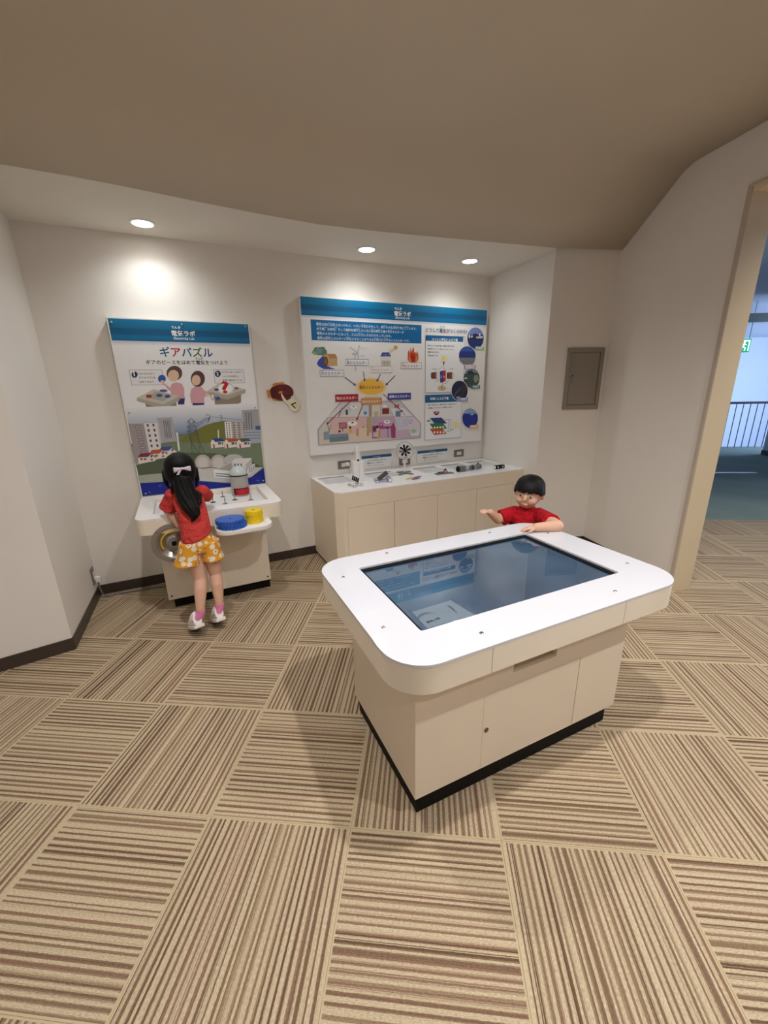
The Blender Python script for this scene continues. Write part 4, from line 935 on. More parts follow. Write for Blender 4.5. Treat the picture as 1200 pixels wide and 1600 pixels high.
ds_ = obj('disc', fpoly([(855+150*math.cos(a),740+158*math.sin(a)) for a in [2*PI*k/30 for k in range(30)]], .011, .015), CRM, fish)
obj('chevron', fpoly([(752,715),(885,655),(900,680),(800,728),(888,810),(868,830)], .015, .0158), BLACK, ds_)

# ================================================================== EXPERIMENT KITS ON THE CABINET
ZT = CZ
# fan
fn = thing('small_fan', 'small clear fan with eight black blades on a grey cross foot', 'fan', (2.428,-.275,ZT), math.radians(-18))
for k in range(4):
    a = PI/4+k*PI/2; d = Vector((math.cos(a), math.sin(a), 0)); n_ = Vector((-d.y,d.x,0))
    obj('foot', MB().loft([((d*.008)+Vector((0,0,.012)),.014,.012,n_,Vector((0,0,1))),((d*.04)+Vector((0,0,.009)),.012,.008,n_,Vector((0,0,1))),((d*.085)+Vector((0,0,.005)),.013,.0045,n_,Vector((0,0,1)))],12), mat('foot_grey', (128,124,120), .5), fn, 40)
obj('stem', MB().lathe([(.016,.016),(.014,.024),(.009,.03),(.009,.10),(.014,.11),(.014,.13),(0,.132)], 20), mat('frosted_plastic', (226,226,224), .3), fn, 40)
Mf = Matrix.Translation((0,-.012,.205)) @ Matrix.Rotation(PI/2,4,'X')
ring = [Mf @ Vector((.071*math.cos(2*PI*k/40), .071*math.sin(2*PI*k/40), 0)) for k in range(41)]
obj('guard_ring', MB().tube(ring, .005, 8), mat('frosted_plastic', (226,226,224), .3), fn, 60)
obj('guard_rim', MB().lathe([(.074,-.012),(.074,.010),(.077,.010),(.077,-.012)], 40, Mf, ring=True), GLASSY, fn, 40)
hubf = obj('hub', MB().lathe([(0,.010),(.009,.010),(.011,.006),(.011,-.014),(0,-.014)], 20, Mf), BLACKG, fn, 40)
for k in range(8):
    a = 2*PI*k/8+.2; Mb = Mf @ Matrix.Rotation(a,4,'Z') @ Matrix.Translation((0,0,0)) @ Matrix.Rotation(.35,4,'X')
    obj('blade', MB().prism([(.006,-.003),(.022,-.0065),(.040,-.010),(.050,-.008),(.053,0),(.050,.008),(.040,.010),(.022,.0065),(.006,.003)], -.001, .001, Mb), BLACKG, hubf)
obj('motor_pod', MB().lathe([(0,-.03),(.016,-.03),(.018,-.026),(.018,-.014),(0,-.014)], 20, Mf), mat('frosted_plastic', (226,226,224), .3), fn, 40)
for k in range(6):
    a = 2*PI*k/6; obj('ring_knob', MB().ball(Mf @ Vector((.076*math.cos(a), .076*math.sin(a), .004)), .005, nu=10, nv=6), WHITEM, fn, 60)

# white device with upright tube
dv = thing('white_device', 'tall white boxy device with an upright tube and black button', 'science kit', (1.962,-.335,ZT), math.radians(-6))
bx = obj('case', MB().prism(rrect(-.044,.044,-.03,.03,.010,5), 0, .163), WHITEM, dv, 40, bevel=.003)
obj('seam', MB().box(.0,.0012,-.0304,-.0298,.01,.15), mat('seam_shadow_gap', (150,132,115), .7), bx)
for q in (-.02,.012,.03): obj('indicator', MB().lathe([(0,.001),(.0018,.001),(.0018,0),(0,0)], 8, Matrix.Translation((q,-.03,.142)) @ Matrix.Rotation(PI/2,4,'X')), GREYD, bx)
obj('tube', MB().lathe([(.0165,.163),(.0165,.285),(.015,.289),(.006,.291),(.006,.297),(.004,.301),(0,.301)], 24), WHITEM, dv, 40)
obj('button', MB().lathe([(0,.006),(.007,.005),(.009,.002),(.009,0),(0,0)], 18, Matrix.Translation((-.002,-.017,.172)) @ Matrix.Rotation(PI/2,4,'X')), BLACKG, dv, 40)
obj('tip', MB().ball((0,0,.301), .005, nu=10, nv=6), STEEL, dv, 60)
obj('wire', MB().tube([(-.014,.0,.27),(-.03,.0,.25),(-.045,.004,.215)], .0012, 6), mat('cable_grey', (120,118,116), .5), dv)

def solar_car(name, label, x, y, rz, wheel_m, chassis_m, panel_m, wr, rr, tilt, sz, cell=None, Mpan=None):
    t = thing(name, label, 'model car', (x,y,ZT), rz, 'solar model cars')
    obj('chassis', MB().box(-.045*sz,.045*sz,-.012,.012,.014,.019), chassis_m, t, bevel=.001)
    for sx, r_ in ((-.042*sz,wr),(.042*sz,rr)):
        obj('axle', MB().tube([(sx,-.034,r_),(sx,.034,r_)], .0018, 8), STEEL, t)
        for sy in (-1,1):
            Mw2 = Matrix.Translation((sx,sy*.034,r_)) @ Matrix.Rotation(PI/2,4,'X')
            w = obj('wheel', MB().lathe([(0,-.003),(r_-.003,-.003),(r_-.003,.003),(0,.003)], 24, Mw2), WHITEM, t, 40)
            obj('tyre', MB().lathe([(r_-.003,-.004),(r_,-.0035),(r_,.0035),(r_-.003,.004)], 24, Mw2, ring=True), wheel_m, w, 40)
    Mp = Matrix.Translation((0,0,.05)) @ Matrix.Rotation(tilt,4,'Y') @ Matrix.Rotation(.45,4,'X') if Mpan is None else Mpan
    pn = obj('solar_panel', MB().box(-.038*sz,.038*sz,-.024,.024,-.003,.002, Mp), panel_m, t, bevel=.001)
    for i in range(2):
        for j in range(4):
            obj('solar_cell', MB().box((-.035+j*.018)*sz,(-.0195+j*.018)*sz,-.021+i*.0215,-.0005+i*.0215,.002,.0026, Mp), cell or BLACKG, pn)
    obj('panel_post', MB().tube([(0,0,.018),(0,0,.045)], .004, 8), chassis_m, t)
    obj('motor', MB().tube([(.02*sz,-.01,.026),(.02*sz,.014,.026)], .009, 12), STEEL, t, 40)
solar_car('solar_car', 'small white model car with a black solar panel near the cabinet corner', 1.868,-.50, math.radians(14), mat('clear_tyre', (172,170,166), .3), WHITEM, WHITEM, .011, .014, 0, .85, None, Matrix.Translation((-.004,-.004,.056)) @ Matrix.Rotation(.95,4,'X') @ Matrix.Rotation(math.radians(-36),4,'Z'))
solar_car('solar_car', 'model car with blue rimmed wheels and a raised grey solar panel', 2.115,-.475, math.radians(-14), mat('blue_tyre', (58,62,140), .4), mat('pale_blue_chassis', (150,156,206), .4), GREYD, .0125, .019, math.radians(-36), 1.25, GREYD)
# crocodile clips
for (x, y, rz, c, nm, lb) in ((2.345,-.50,.2,(206,204,120),'clip_yellow','pale yellow crocodile clip lying nearest the blue wheeled car'), (2.385,-.535,.05,(150,92,96),'clip_red','dull red crocodile clip at the front of the clip bunch'), (2.43,-.485,.15,(126,122,170),'clip_violet','violet grey crocodile clip pointing away to the right')):
    t = thing('crocodile_clip', lb, 'clip', (x,y,ZT), rz, 'crocodile clips on the cabinet')
    m = mat(nm, c, .4)
    obj('sleeve', MB().loft([((-.035,0,.007),.004,.004,(0,1,0),(0,0,1)),((-.02,0,.007),.0065,.006,(0,1,0),(0,0,1)),((.005,0,.008),.0068,.0065,(0,1,0),(0,0,1)),((.02,0,.008),.0055,.0055,(0,1,0),(0,0,1))],12), m, t, 50)
    obj('upper_jaw', MB().box(.018,.045,-.004,.004,.0085,.0115), STEEL, t, bevel=.001); obj('lower_jaw', MB().box(.018,.045,-.004,.004,.0035,.0065), STEEL, t, bevel=.001)
# motor on a clear base
mk = thing('motor_kit', 'small pink motor with a black rod on a clear base', 'science kit', (2.735,-.455,ZT), math.radians(-8))
obj('base_plate', MB().box(-.10,.07,-.035,.035,0,.004), GLASSY, mk, bevel=.001)
obj('motor', MB().prism(rrect(-.017,.017,-.014,.014,.006,4), .004, .027), mat('motor_pink', (190,150,146), .4), mk, 40, bevel=.002)
obj('rod', MB().tube([(-.017,0,.014),(-.075,0,.013)], .0035, 10), BLACK, mk, 40)
obj('terminal', MB().lathe([(0,.045),(.004,.045),(.005,.027),(0,.027)], 12, Matrix.Translation((.002,0,0))), BLACK, mk, 40)
obj('switch_tag', MB().box(-.014,-.004,-.004,.004,.027,.04), GREYD, mk)
# clear tube generator
tg = thing('tube_generator', 'clear plastic tube with dark coil lying on the cabinet top', 'science kit', (2.985,-.455,ZT), math.radians(2))
My = Matrix.Translation((0,0,.024)) @ Matrix.Rotation(PI/2,4,'Y')
obj('tube', MB().lathe([(.018,-.10),(.0205,-.10),(.0205,.13),(.018,.13)], 28, My, ring=True), GLASSY, tg, 40)
obj('end_block', MB().box(-.118,-.05,-.026,.026,0,.05), mat('smoky_plastic', (150,150,154), .15, trans=.5), tg, bevel=.003)
obj('end_cap', MB().lathe([(0,-.128),(.022,-.128),(.024,-.124),(.024,-.116),(0,-.116)], 24, My), BLACK, tg, 40)
obj('coil', MB().lathe([(.0,.02),(.0215,.02),(.0215,.05),(0,.05)], 24, My), mat('coil_dark', (58,52,50), .4), tg, 40)
obj('magnet', MB().lathe([(.0,-.085),(.012,-.085),(.012,-.06),(0,-.06)], 18, My), GREYD, tg, 40)
obj('sleeve_end', MB().lathe([(.0212,.09),(.0225,.09),(.0225,.132),(.0,.132)], 24, My), mat('smoky_plastic', (150,150,154), .15, trans=.5), tg, 40)
# black switch block
sb = thing('switch_block', 'small black block with two silver contacts at the right end', 'science kit', (3.272,-.525,ZT), math.radians(4))
obj('block', MB().box(-.055,.055,-.018,.018,0,.03), BLACK, sb, bevel=.003)
for x in (-.03,.03): obj('contact', MB().lathe([(0,.0025),(.008,.0025),(.009,0),(0,0)], 14, Matrix.Translation((x,-.018,.016)) @ Matrix.Rotation(PI/2,4,'X')), STEEL, sb, 40)
obj('end_pad', MB().box(-.058,-.05,-.015,.015,.004,.027), WHITEM, sb, bevel=.001)
kn = thing('peg_knob', 'tiny black knob standing in the last recess of the cabinet top', 'knob', (3.262,-.24,ZT-.006))
obj('knob', MB().lathe([(0,.018),(.006,.017),(.008,.012),(.005,.008),(.01,0),(0,0)], 16), BLACK, kn, 40)
obj('knob_base', MB().lathe([(0,.004),(.018,.003),(.02,0),(0,0)], 20), GREYD, kn, 40)

# ---------------- what the touch screen shows
sgm = attr_mat('display_picture', .02, .75, 0, 2.3)
sv, sf, scol = [], [], []
def spoly(pts, c, dz):
    n = len(sv)
    for (px, py) in pts:
        p = onZ(px, py, TZ-.016); q = Matrix.Rotation(math.radians(1.0),4,'Z') @ Vector((p.x-1.735, p.y+2.21, 0)); sv.append((q.x, q.y, TZ-.016+dz))
    sf.append(tuple(range(n, n+len(pts)))); scol.append([lin(c)]*len(pts))
spoly([(641,957),(704,938),(742,961),(666,982)], (84,97,108), .0003)
spoly([(636,953),(641,953),(668,982),(663,983)], (52,66,84), .0004); spoly([(706,935),(710,935),(747,959),(742,961)], (52,66,84), .0004)
spoly([(651,966),(655,960),(664,957),(682,957),(664,960),(657,964),(654,968)], (60,72,84), .0005); spoly([(698,946),(704,947),(716,959),(712,957)], (52,62,76), .0005)
me = bpy.data.meshes.new('display_picture'); me.from_pydata(sv, [], sf)
at = me.color_attributes.new('Col','FLOAT_COLOR','CORNER'); at.data.foreach_set('color', [x for cs in scol for c in cs for x in (*c,1.0)])
link('display_picture', me, sgm, scr)
tmx = text_mesh('鉱物小物', .02)
aW, bW = onZ(668,974,TZ-.016), onZ(688.5,967,TZ-.016)
d_ = Vector((bW.x-aW.x, bW.y-aW.y, 0)); kk = d_.length/tmx[2]; an = math.atan2(d_.y,d_.x)
Mtx = Matrix.Rotation(math.radians(1.0),4,'Z') @ Matrix.Translation((aW.x-1.735,aW.y+2.21,0)) @ Matrix.Rotation(an,4,'Z')
lt = MB().add([(x*kk,y*kk,TZ-.0153) for x,y in tmx[0]], tmx[1], Mtx)
me = bpy.data.meshes.new('display_lettering'); me.from_pydata(lt.v, [], lt.f); link('display_lettering', me, mat('display_ink', (30,38,48), .05), scr)

# ================================================================== PEOPLE
def remesh(mb, voxel, smooth=4, fac=.5):
    me = bpy.data.meshes.new('tmp'); me.from_pydata(mb.v, [], mb.f)
    bm = bmesh.new(); bm.from_mesh(me); bmesh.ops.recalc_face_normals(bm, faces=bm.faces); bm.to_mesh(me); bm.free()
    o = bpy.data.objects.new('tmp', me); COL.objects.link(o)
    r = o.modifiers.new('r','REMESH'); r.mode = 'VOXEL'; r.voxel_size = voxel; r.use_smooth_shade = True
    if smooth:
        s_ = o.modifiers.new('s','SMOOTH'); s_.iterations = smooth; s_.factor = fac
    dg = bpy.context.evaluated_depsgraph_get(); out = bpy.data.meshes.new_from_object(o.evaluated_get(dg))
    bpy.data.objects.remove(o); bpy.data.meshes.remove(me)
    out.polygons.foreach_set('use_smooth', [True]*len(out.polygons)); return out
def part(name, me, m, parent, label=None):
    me.materials.clear(); o = link(name, me, m, parent)
    if label: o['label'] = label
    return o
def hand(mb, wrist, dirv, nrm, side, curl, sc=1.0, spread=.16):
    """palm and five bent fingers; nrm = back of the hand; side = +1 when the thumb lies to dir x nrm"""
    d = Vector(dirv).normalized(); n = Vector(nrm); n = (n - d*n.dot(d)).normalized(); l = d.cross(n)*side
    w = Vector(wrist); Rm = Matrix((d,l,n)).transposed()
    mb.ball(w+d*.026*sc, (.031*sc,.025*sc,.0125*sc), R=Rm)
    mb.ball(w+d*.012*sc, (.020*sc,.019*sc,.014*sc), R=Rm)
    for k, (off, ln) in enumerate(((.017,.040),(.006,.045),(-.006,.042),(-.0165,.033))):
        p = w + d*(.046-.003*abs(k-1.2))*sc + l*off*sc; q = d*1.0 + l*(off/.02)*spread; q.normalize(); ang_ = 0; pts = [p-q*.012*sc, p]
        for sg, c in ((.42,curl*.5),(.32,curl),(.26,curl*.8)):
            ang_ += c; v = q*math.cos(ang_) - n*math.sin(ang_); pts.append(pts[-1]+v*ln*sg*sc)
        mb.limb(pts, [.0066*sc,.0066*sc,.0060*sc,.0056*sc,.0048*sc], 10)
    p = w + d*.012*sc + l*.018*sc; v1 = (d*.75+l*.75-n*.25).normalized(); v2 = (d*.95+l*.25-n*.35).normalized()
    mb.limb([p-l*.008*sc, p+v1*.018*sc, p+v1*.018*sc+v2*.018*sc, p+v1*.018*sc+v2*.030*sc], [.010*sc,.0082*sc,.0070*sc,.0056*sc], 10)
def hair_cap(c, r, line, out=1.07, n=40, m=22, rough=.0, R=None):
    """shell over a skull: line(az) gives the polar angle where the hair ends; az 0 = +x, -90 deg = face (-y)"""
    mb = MB(); c = Vector(c)
    def pt(th, az, k):
        q = Vector((r[0]*k*math.sin(th)*math.cos(az), r[1]*k*math.sin(th)*math.sin(az), r[2]*k*math.cos(th)))
        if R: q = R @ q
        return c+q
    vs, fs = [], []
    for lay, k in ((0,out),(1,.93)):
        for i in range(m+1):
            for j in range(n):
                az = 2*PI*j/n; th = line(az)*i/m
                kk2 = k*(1+rough*math.sin(az*17+i*.4)*(i/m)) if lay == 0 else k
                vs.append(tuple(pt(max(th,.001), az, kk2)))
    B = (m+1)*n
    for i in range(m):
        for j in range(n):
            j2 = (j+1) % n
            fs.append((i*n+j, (i+1)*n+j, (i+1)*n+j2, i*n+j2)); fs.append((B+i*n+j, B+i*n+j2, B+(i+1)*n+j2, B+(i+1)*n+j))
    for j in range(n): fs.append((m*n+j, B+m*n+j, B+m*n+(j+1)%n, m*n+(j+1)%n))
    return mb.add(vs, fs)

def cloth_mat(name, rgb, fold=.9):
    return mat(name, rgb, .85, var=.06, scale=9, bump=fold, bscale=24, spec=.2, bdist=.03)
SHIRT_G = cloth_mat('coral_red_cotton', (200,66,62)); SHIRT_B = cloth_mat('crimson_cotton', (178,20,36))
def floral():
    m = bpy.data.materials.new('mustard_floral_cotton'); m.use_nodes = True; N, L = m.node_tree.nodes, m.node_tree.links; b = N['Principled BSDF']; b.inputs['Roughness'].default_value = .85
    tc = N.new('ShaderNodeTexCoord')
    def vor(scale, rnd, feat='F1'):
        v = N.new('ShaderNodeTexVoronoi'); v.inputs['Scale'].default_value = scale; v.inputs['Randomness'].default_value = rnd; v.feature = feat; L.new(tc.outputs['Object'], v.inputs['Vector']); return v
    v1 = vor(29,.85); nz = N.new('ShaderNodeTexNoise'); nz.inputs['Scale'].default_value = 190; L.new(tc.outputs['Object'], nz.inputs['Vector'])
    def mth(op, a, bb):
        n = N.new('ShaderNodeMath'); n.operation = op
        for i, x in enumerate((a,bb)):
            if isinstance(x,(int,float)): n.inputs[i].default_value = x
            else: L.new(x, n.inputs[i])
        return n.outputs[0]
    d = mth('ADD', v1.outputs['Distance'], mth('MULTIPLY', mth('SUBTRACT', nz.outputs['Fac'], .5), .45))
    petal = mth('LESS_THAN', d, .46); core = mth('LESS_THAN', v1.outputs['Distance'], .13)
    sep = N.new('ShaderNodeSeparateColor'); L.new(v1.outputs['Color'], sep.inputs[0]); on = mth('GREATER_THAN', sep.outputs[0], .12)
    v2 = vor(46,1.0); leaf = mth('LESS_THAN', mth('ADD', v2.outputs['Distance'], mth('MULTIPLY', mth('SUBTRACT', nz.outputs['Fac'], .5), .6)), .17)
    def mix(f, a, bcol):
        n = N.new('ShaderNodeMix'); n.data_type = 'RGBA'; L.new(f, n.inputs[0])
        if isinstance(a, tuple): n.inputs[6].default_value = (*lin(a),1)
        else: L.new(a, n.inputs[6])
        n.inputs[7].default_value = (*lin(bcol),1); return n.outputs[2]
    c = mix(leaf, (226,158,40), (58,56,34)); c = mix(mth('MULTIPLY', petal, on), c, (240,226,206)); c = mix(mth('MULTIPLY', core, on), c, (92,58,44))
    L.new(c, b.inputs['Base Color']); return m
FLORAL = floral()
LIPS = mat('lips', (178,98,92), .5); EYEW = mat('eye_white', (212,204,198), .3); EYED = mat('eye_dark', (24,16,14), .15); BROW = mat('brow', (30,24,22), .7)

# ---------------- child in front of the gear puzzle
gr = Vector((.70,-.84,0))
girl = thing('person', 'person in a red T-shirt and yellow floral shorts leaning over the gear puzzle desk', 'person', gr)
def G_(x, y, z): return Vector((x,y,z))-gr
def hp(px, py, y): return onY(px, py, y)-gr
ankL, ankR = hp(313,951,-.915), hp(342.5,941,-.885)
kneL, kneR = hp(313,905,-.835), hp(337,897,-.815)
hipL, hipR = hp(298,853,-.80), hp(327,850,-.79)
sho = [hp(270,774,-.690), hp(316,769,-.685)]
neck = hp(285,757,-.675); head = hp(281,733,-.655)
hemc, midc, chec = hp(306.5,833,-.80), hp(300,798,-.755), hp(293,776,-.705)
b = MB()
b.limb([hipL, (hipL+kneL)/2+Vector((0,.004,.0)), kneL, kneL.lerp(ankL,.35)+Vector((0,-.010,0)), ankL, ankL+Vector((-.004,.004,-.045))], [.058,.050,.036,.038,.025,.024])
b.limb([hipR, (hipR+kneR)/2+Vector((0,.004,.0)), kneR, kneR.lerp(ankR,.35)+Vector((0,-.010,0)), ankR, ankR+Vector((-.004,.006,-.045))], [.058,.050,.036,.038,.025,.024])
b.loft([((hipL+hipR)/2-Vector((0,0,.04)),.085,.06),((hipL+hipR)/2+Vector((0,0,.02)),.092,.07),(hemc,.07,.045),(midc,.066,.038),(chec,.072,.036),(neck-Vector((0,.01,.02)),.05,.04)])
b.limb([neck-Vector((0,.01,.03)), neck+Vector((-.004,.008,.03))], [.034,.032]); b.ball(head, (.074,.084,.088)); b.ball(head+Vector((0,.03,-.045)), (.05,.052,.045))
b.limb([head+Vector((-.074,.0,-.01)), head+Vector((-.078,-.004,-.022))], [.014,.009]); b.limb([head+Vector((.074,.0,-.01)), head+Vector((.078,-.004,-.022))], [.014,.009])
b.ball(head+Vector((0,.086,-.01)), (.011,.014,.012))
elL, wrL = hp(262,796,-.655), hp(279,821,-.690)
b.limb([sho[0], elL, wrL], [.036,.028,.019])
hand(b, wrL+Vector((.004,0,-.004)), (.35,.05,-.8), (0,-1,-.1), -1, .9, .8)
b.limb([sho[1], G_(.800,-.585,.785), G_(.81,-.47,.735), G_(.812,-.44,.728)], [.036,.028,.022,.018])
hand(b, G_(.812,-.43,.724), (.1,.9,-.05), (0,.1,1), -1, .35, .8)
part('body', remesh(b, .0032, 5), SKIN, girl)
# hair: full cap, side locks, long half-up tail
hm = hair_cap(head, (.084,.092,.094), lambda az: math.radians(60 + 68*(0.5-0.5*math.sin(az))**.6 if math.sin(az) < .8 else 62), 1.08, 44, 22, .006)
hm.ball(head+Vector((0,-.045,-.01)), (.088,.058,.088)); hm.ball(head+Vector((0,-.035,.03)),(.084,.066,.07)); hm.ball(head+Vector((0.004,-.05,-.055)),(.07,.045,.055))
hm.limb([head+Vector((-.080,-.01,-.01)), head+Vector((-.086,-.018,-.07)), head+Vector((-.072,-.03,-.11))],[.020,.014,.005]); hm.limb([head+Vector((.080,-.01,-.01)), head+Vector((.086,-.018,-.07)), head+Vector((.074,-.03,-.115))],[.020,.014,.005])
hair = part('hair', remesh(hm, .004, 4), HAIR, girl)
tl = MB()
tail = [hp(285,748,-.752),hp(288,764,-.765),hp(293,780,-.790),hp(299,794,-.818),hp(304,804,-.835),hp(302,813,-.84)]
for k in range(9):
    a = 2*PI*k/9+.4; w0 = [.022,.031,.032,.027,.019,.003]
    pts = [p+Vector((math.cos(a+i*.25)*w0[i]*1.15, math.sin(a+i*.25)*w0[i]*.5, .004*math.sin(k*2.3+i))) for i, p in enumerate(tail)]
    tl.limb(pts, [.024,.023,.020,.016,.010,.003], 10)
tl.limb([hp(299,765,-.755),hp(312,772,-.765),hp(313,785,-.79),hp(305,795,-.815)],[.012,.012,.010,.004],10); tl.limb([hp(275,752,-.745),hp(268,762,-.74),hp(270,772,-.74)],[.014,.010,.004],10); tl.limb([hp(301,808,-.835),hp(299,818,-.835)],[.006,.0015],8)
part('ponytail', remesh(tl, .0028, 2), HAIR, girl)
bw = MB(); bc = hp(284.5,732,-.778)
for sx, dz in ((-1,-.006),(1,-.004)):
    bw.loft([(bc+Vector((sx*.004,0,0)),.004,.005,(0,1,0),(0,0,1)),(bc+Vector((sx*.020,-.004,dz*.4)),.006,.010,(0,1,0),(0,0,1)),(bc+Vector((sx*.040,.003,dz*1.0)),.005,.015,(0,1,0),(0,0,1)),(bc+Vector((sx*.046,.005,dz)),.002,.014,(0,1,0),(0,0,1))],12)
for sx in (-1,): bw.loft([(bc+Vector((sx*.004,0,-.002)),.003,.005,(0,1,0),(1,0,0)),(bc+Vector((sx*.018,-.004,-.018)),.003,.007,(0,1,0),(1,0,0)),(bc+Vector((sx*.026,0,-.034)),.0025,.009,(0,1,0),(1,0,0))],10)
bw.ball(bc+Vector((0,-.004,0)),(.009,.008,.008))
part('hair_bow', mesh_of(bw, 60), mat('lilac_satin', (222,208,226), .45), girl, 'pale lilac hair bow')
# shirt
ts = MB(); tx_ = (Vector((1,0,-.06)).normalized(), Vector((0,.94,.34)))
hx_ = (Vector((1,0,.30)).normalized(), Vector((0,.96,.28)))
ts.loft([(hemc-Vector((0,0,.012)),.090,.076,*hx_),(hemc,.091,.077,*hx_),(hp(304,817,-.782),.087,.072,*hx_),(midc,.084,.068,*tx_),(hp(296,786,-.73),.088,.066,*tx_),(chec,.090,.060,*tx_),(hp(289,765,-.69),.070,.050,*tx_),(neck-Vector((0,.006,.008)),.042,.040,*tx_)])
ts.ball(sho[0],(.044,.046,.044)); ts.ball(sho[1],(.044,.046,.044))
ts.tube([sho[0], sho[0].lerp(elL,.80), sho[0].lerp(elL,.93)], [.043,.050,.052], 18); ts.tube([sho[1], G_(.797,-.60,.792), G_(.800,-.59,.788)], [.043,.043,.043], 18)
part('t_shirt', remesh(ts, .0035, 3), SHIRT_G, girl, 'coral red short sleeved T-shirt')
# shorts: two flared legs
sh = MB()
hc = (hipL+hipR)/2; lL, lR = hp(293.5,880,-.815), hp(333,871.5,-.805)
sh.loft([(hemc+Vector((.012,.004,-.005)),.066,.060),(hemc+Vector((.004,.004,-.035)),.088,.073),(hc+Vector((0,0,.01)),.100,.080),(hc-Vector((0,0,.03)),.10,.076)])
sh.loft([(hipL+Vector((0,0,.03)),.060,.078),(hipL.lerp(lL,.55),.068,.082),(lL+Vector((0,0,.008)),.078,.086),(lL,.078,.086)])
sh.loft([(hipR+Vector((0,0,.03)),.058,.076),(hipR.lerp(lR,.55),.060,.080),(lR+Vector((0,0,.008)),.066,.082),(lR,.066,.082)])
part('shorts', remesh(sh, .0035, 2), FLORAL, girl, 'mustard shorts with white flowers')
SOCK = mat('pink_sock', (232,140,186), .8); SHOE = mat('white_trainer', (236,230,228), .5); SOLE = mat('shoe_sole', (226,220,212), .5); SOLED = mat('shoe_tread', (48,46,46), .7); RMARK = mat('red_shoe_mark', (200,60,66), .5)
def shoe(parent, toe, heel, ank, S=1.0):
    toe, heel, ank = Vector(toe), Vector(heel), Vector(ank)
    d = (toe-heel); Ln = d.length; d.normalize(); up = Vector((0,0,1)); s_ = d.cross(up).normalized(); up = s_.cross(d)
    M = Matrix((( d.x,s_.x,up.x,heel.x),(d.y,s_.y,up.y,heel.y),(d.z,s_.z,up.z,heel.z),(0,0,0,1)))
    rg = [(.0,.022,.034,.038),(.02,.028,.042,.042),(.05,.030,.038,.038),(.085,.030,.028,.028),(.115,.030,.020,.021),(.14,.025,.016,.017),(.158,.012,.010,.012)]
    rg = [(x*.95*S, w*S, hh*S, hg*S) for x, w, hh, hg in rg]
    u = MB(); u.loft([((x,0,h+.004),w,hh,(0,1,0),(0,0,1)) for x,w,hh,h in rg], 20, M)
    up_ = part('shoe', mesh_of(u, 60), SHOE, parent, None)
    out = [(x-.006,-w-.003) for x,w,*_ in rg]+[(.16*S,0)]+[(x-.006,w+.003) for x,w,*_ in rg[::-1]]
    obj('sole', MB().prism(out, -.004, .016, M), SOLE, up_, 40, bevel=.002); obj('tread', MB().prism([(x*.98+.001,y*.94) for x,y in out], -.008, -.003, M), SOLED, up_)
    for sy in (-1,1): obj('side_mark', MB().ball((.018,sy*.024,.046),(.013,.006,.010),M,10,6), RMARK, up_)
    k = MB(); k.tube([M @ Vector((.022,0,.05)), ank+Vector((0,0,-.010)), ank+Vector((0,0,.004))], [.026,.0275,.0275], 18)
    part('sock', mesh_of(k, 60), SOCK, parent)
shoe(girl, G_(.600,-.820,.010), G_(.642,-.958,.075), ankL+Vector((0,0,-.012)), 1.12); shoe(girl, G_(.733,-.790,.010), G_(.765,-.930,.070), ankR+Vector((0,0,-.012)), 1.12)

# ---------------- child behind the touch table
br, brz = Vector((2.455,-1.665,0)), math.radians(-45.6)
boy = thing('person', 'person in a crimson T-shirt resting one arm on the far corner of the touch table', 'person', br, brz)
Bi = (Matrix.Translation(br) @ Matrix.Rotation(brz,4,'Z')).inverted()
bx_, by_ = Vector((math.cos(brz),math.sin(brz),0)), Vector((-math.sin(brz),math.cos(brz),0))
def bl(px, py, yo=0):
    d = ray(px,py); t = ((br+by_*yo-CAM).dot(by_))/d.dot(by_); return Bi @ (CAM+d*t)
def bz_(px, py, z): return Bi @ onZ(px,py,z)
hd = bl(827,771,-.01); hd = Vector((hd.x,hd.y,.838))
RH = Matrix.Rotation(math.radians(-14),3,'Z') @ Matrix.Rotation(math.radians(4),3,'Y') @ Matrix.Rotation(math.radians(10),3,'X')
def h(x, y, z): return hd + RH @ Vector((x,y,z))
sL, sR = bl(804,799,.0), bl(842,800,.0)
sL = Vector((sL.x,0,.700)); sR = Vector((sR.x,0,.700)); cxm = (sL.x+sR.x)/2
eR = bz_(871,822,.738); hR = bz_(838,824,.738)
b = MB()
b.loft([((cxm,0,.36),.075,.06),((cxm,0,.44),.082,.068),((cxm,0,.55),.08,.064),((cxm,0,.66),.086,.06),((cxm,0,.715),.06,.045),((cxm,0,.745),.034,.032)])
b.limb([(cxm,0,.72),(cxm+.002,-.004,.775)],[.034,.033])
b.ball(hd,(.074,.083,.088),R=RH); b.ball(h(0,-.026,-.045),(.055,.052,.046),R=RH); b.ball(h(-.030,-.052,-.03),.030); b.ball(h(.030,-.052,-.03),.030)
b.limb([h(0,-.082,.004),h(0,-.090,-.014)],[.007,.010]); b.ball(h(0,-.075,-.052),(.018,.010,.008),R=RH)
for sx in (-1,1): b.ball(h(sx*.076,.004,-.016),(.009,.016,.022),R=RH)
for sx in (-1,1):
    hx = cxm+sx*.042
    b.limb([(hx,0,.40),(hx+sx*.004,-.008,.23),(hx+sx*.004,.004,.17),(hx+sx*.004,0,.07),(hx+sx*.004,-.004,.04)],[.056,.040,.041,.027,.026])
eL, wL = bl(778,811,-.05), bl(766,801,-.10)
b.limb([sL, eL, wL],[.036,.030,.021]); hand(b, wL, (wL-eL)+Vector((-.04,-.03,-.005)), (.1,-.2,1), 1, .55, .82, .22)
b.limb([sR, eR, hR],[.036,.031,.022]); hand(b, hR, bz_(815,826,.728)-hR, (0,0,1), -1, .22, .86, .3)
part('body', remesh(b, .0030, 5), SKIN, boy)
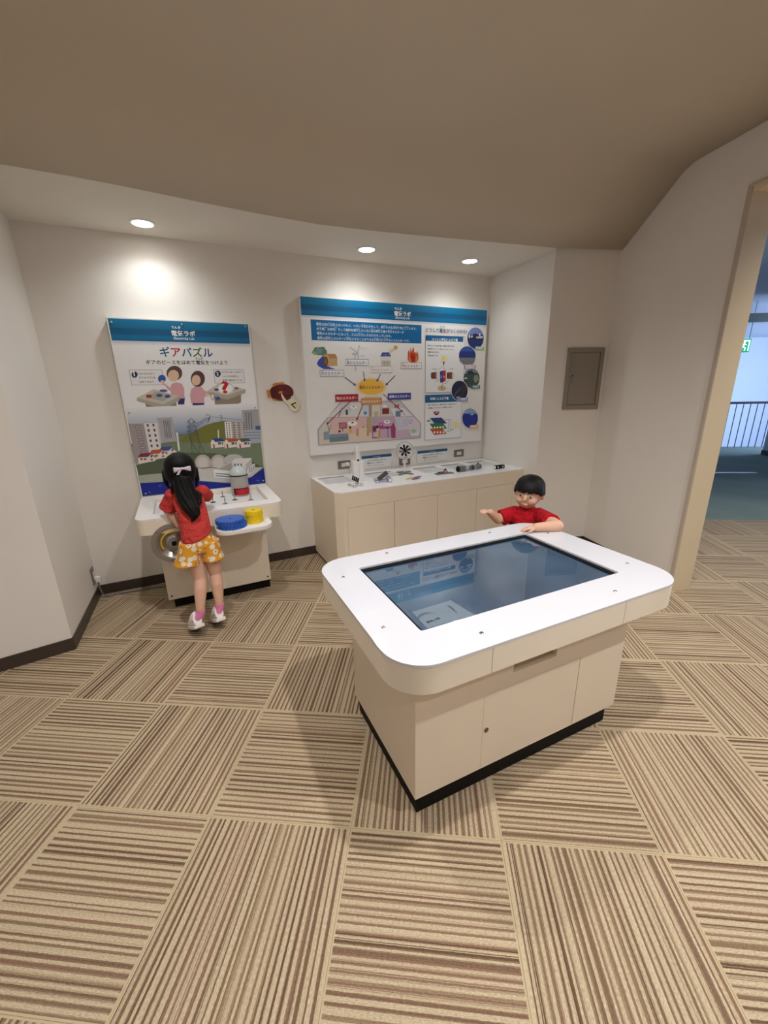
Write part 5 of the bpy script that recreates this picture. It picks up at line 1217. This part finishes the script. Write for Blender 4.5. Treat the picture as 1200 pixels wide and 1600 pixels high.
for sx in (-1,1):
    e = obj('eye', MB().ball(h(sx*.028,-.077,.006),(.0105,.005,.0050),R=RH,nu=14,nv=8), EYEW, boy, 60)
    obj('iris', MB().ball(h(sx*.028,-.0815,.006),(.0060,.003,.0052),R=RH,nu=12,nv=8), EYED, e, 60)
    obj('eyebrow', MB().limb([h(sx*.014,-.083,.024),h(sx*.030,-.081,.028),h(sx*.043,-.073,.023)],[.0026,.003,.0018],8), BROW, boy, 60)
obj('mouth', MB().limb([h(-.016,-.080,-.050),h(0,-.085,-.052),h(.016,-.080,-.050)],[.0022,.0042,.0022],10), LIPS, boy, 60)
hb_ = hair_cap(hd, (.080,.089,.092), lambda az: math.radians(72 + 28*(.5+.5*math.sin(az)) - (0 if math.sin(az) < -.55 else -8) + 3*math.sin(az*14)), 1.08, 48, 22, .008, RH)
hb_.ball(h(0,.012,.03),(.082,.084,.066),R=RH)
part('hair', remesh(hb_, .0032, 2), HAIR, boy)
ts = MB()
ts.loft([((cxm,0,.40),.095,.078),((cxm,0,.42),.096,.078),((cxm,0,.52),.094,.074),((cxm,0,.62),.094,.072),((cxm,0,.69),.095,.064),((cxm,0,.725),.062,.052),((cxm,0,.748),.042,.040)])
ts.ball(sL,(.044,.046,.042)); ts.ball(sR,(.044,.046,.042))
ts.tube([sL, sL.lerp(eL,.72), sL.lerp(eL,.80)],[.043,.049,.05],18); ts.tube([sR, sR.lerp(eR,.62), sR.lerp(eR,.72)],[.043,.046,.047],18)
shb = part('t_shirt', remesh(ts, .0035, 3), SHIRT_B, boy, 'crimson short sleeved T-shirt')
cp = MB(); rg = [Vector((cxm+.0965*math.cos(a)*1.0, .0745*math.sin(a), 0)) for a in [math.radians(q) for q in range(205,336,10)]]
cp.add([tuple(q+Vector((0,0,z))) for q in rg for z in (.56,.655)], [(2*i,2*i+2,2*i+3,2*i+1) for i in range(len(rg)-1)])
cp.add([tuple(q*.97+Vector((cxm*.03,0,z))) for q in rg for z in (.56,.655)], [(2*i,2*i+1,2*i+3,2*i+2) for i in range(len(rg)-1)])
obj('chest_print', cp, mat('navy_print', (34,30,52), .7), shb)
sh = MB(); sh.loft([((cxm,0,.42),.09,.074),((cxm,0,.36),.094,.078),((cxm,0,.33),.09,.07)])
for sx in (-1,1): sh.loft([((cxm+sx*.046,0,.38),.056,.07),((cxm+sx*.05,0,.22),.058,.066),((cxm+sx*.05,0,.21),.058,.066)])
part('shorts', remesh(sh, .004, 2), cloth_mat('navy_cotton', (40,44,66)), boy)
for sx in (-1,1):
    hx = cxm+sx*.047; shoe(boy, Vector((hx+sx*.01,-.105,.008)), Vector((hx,.04,.008)), Vector((hx,.0,.095)))
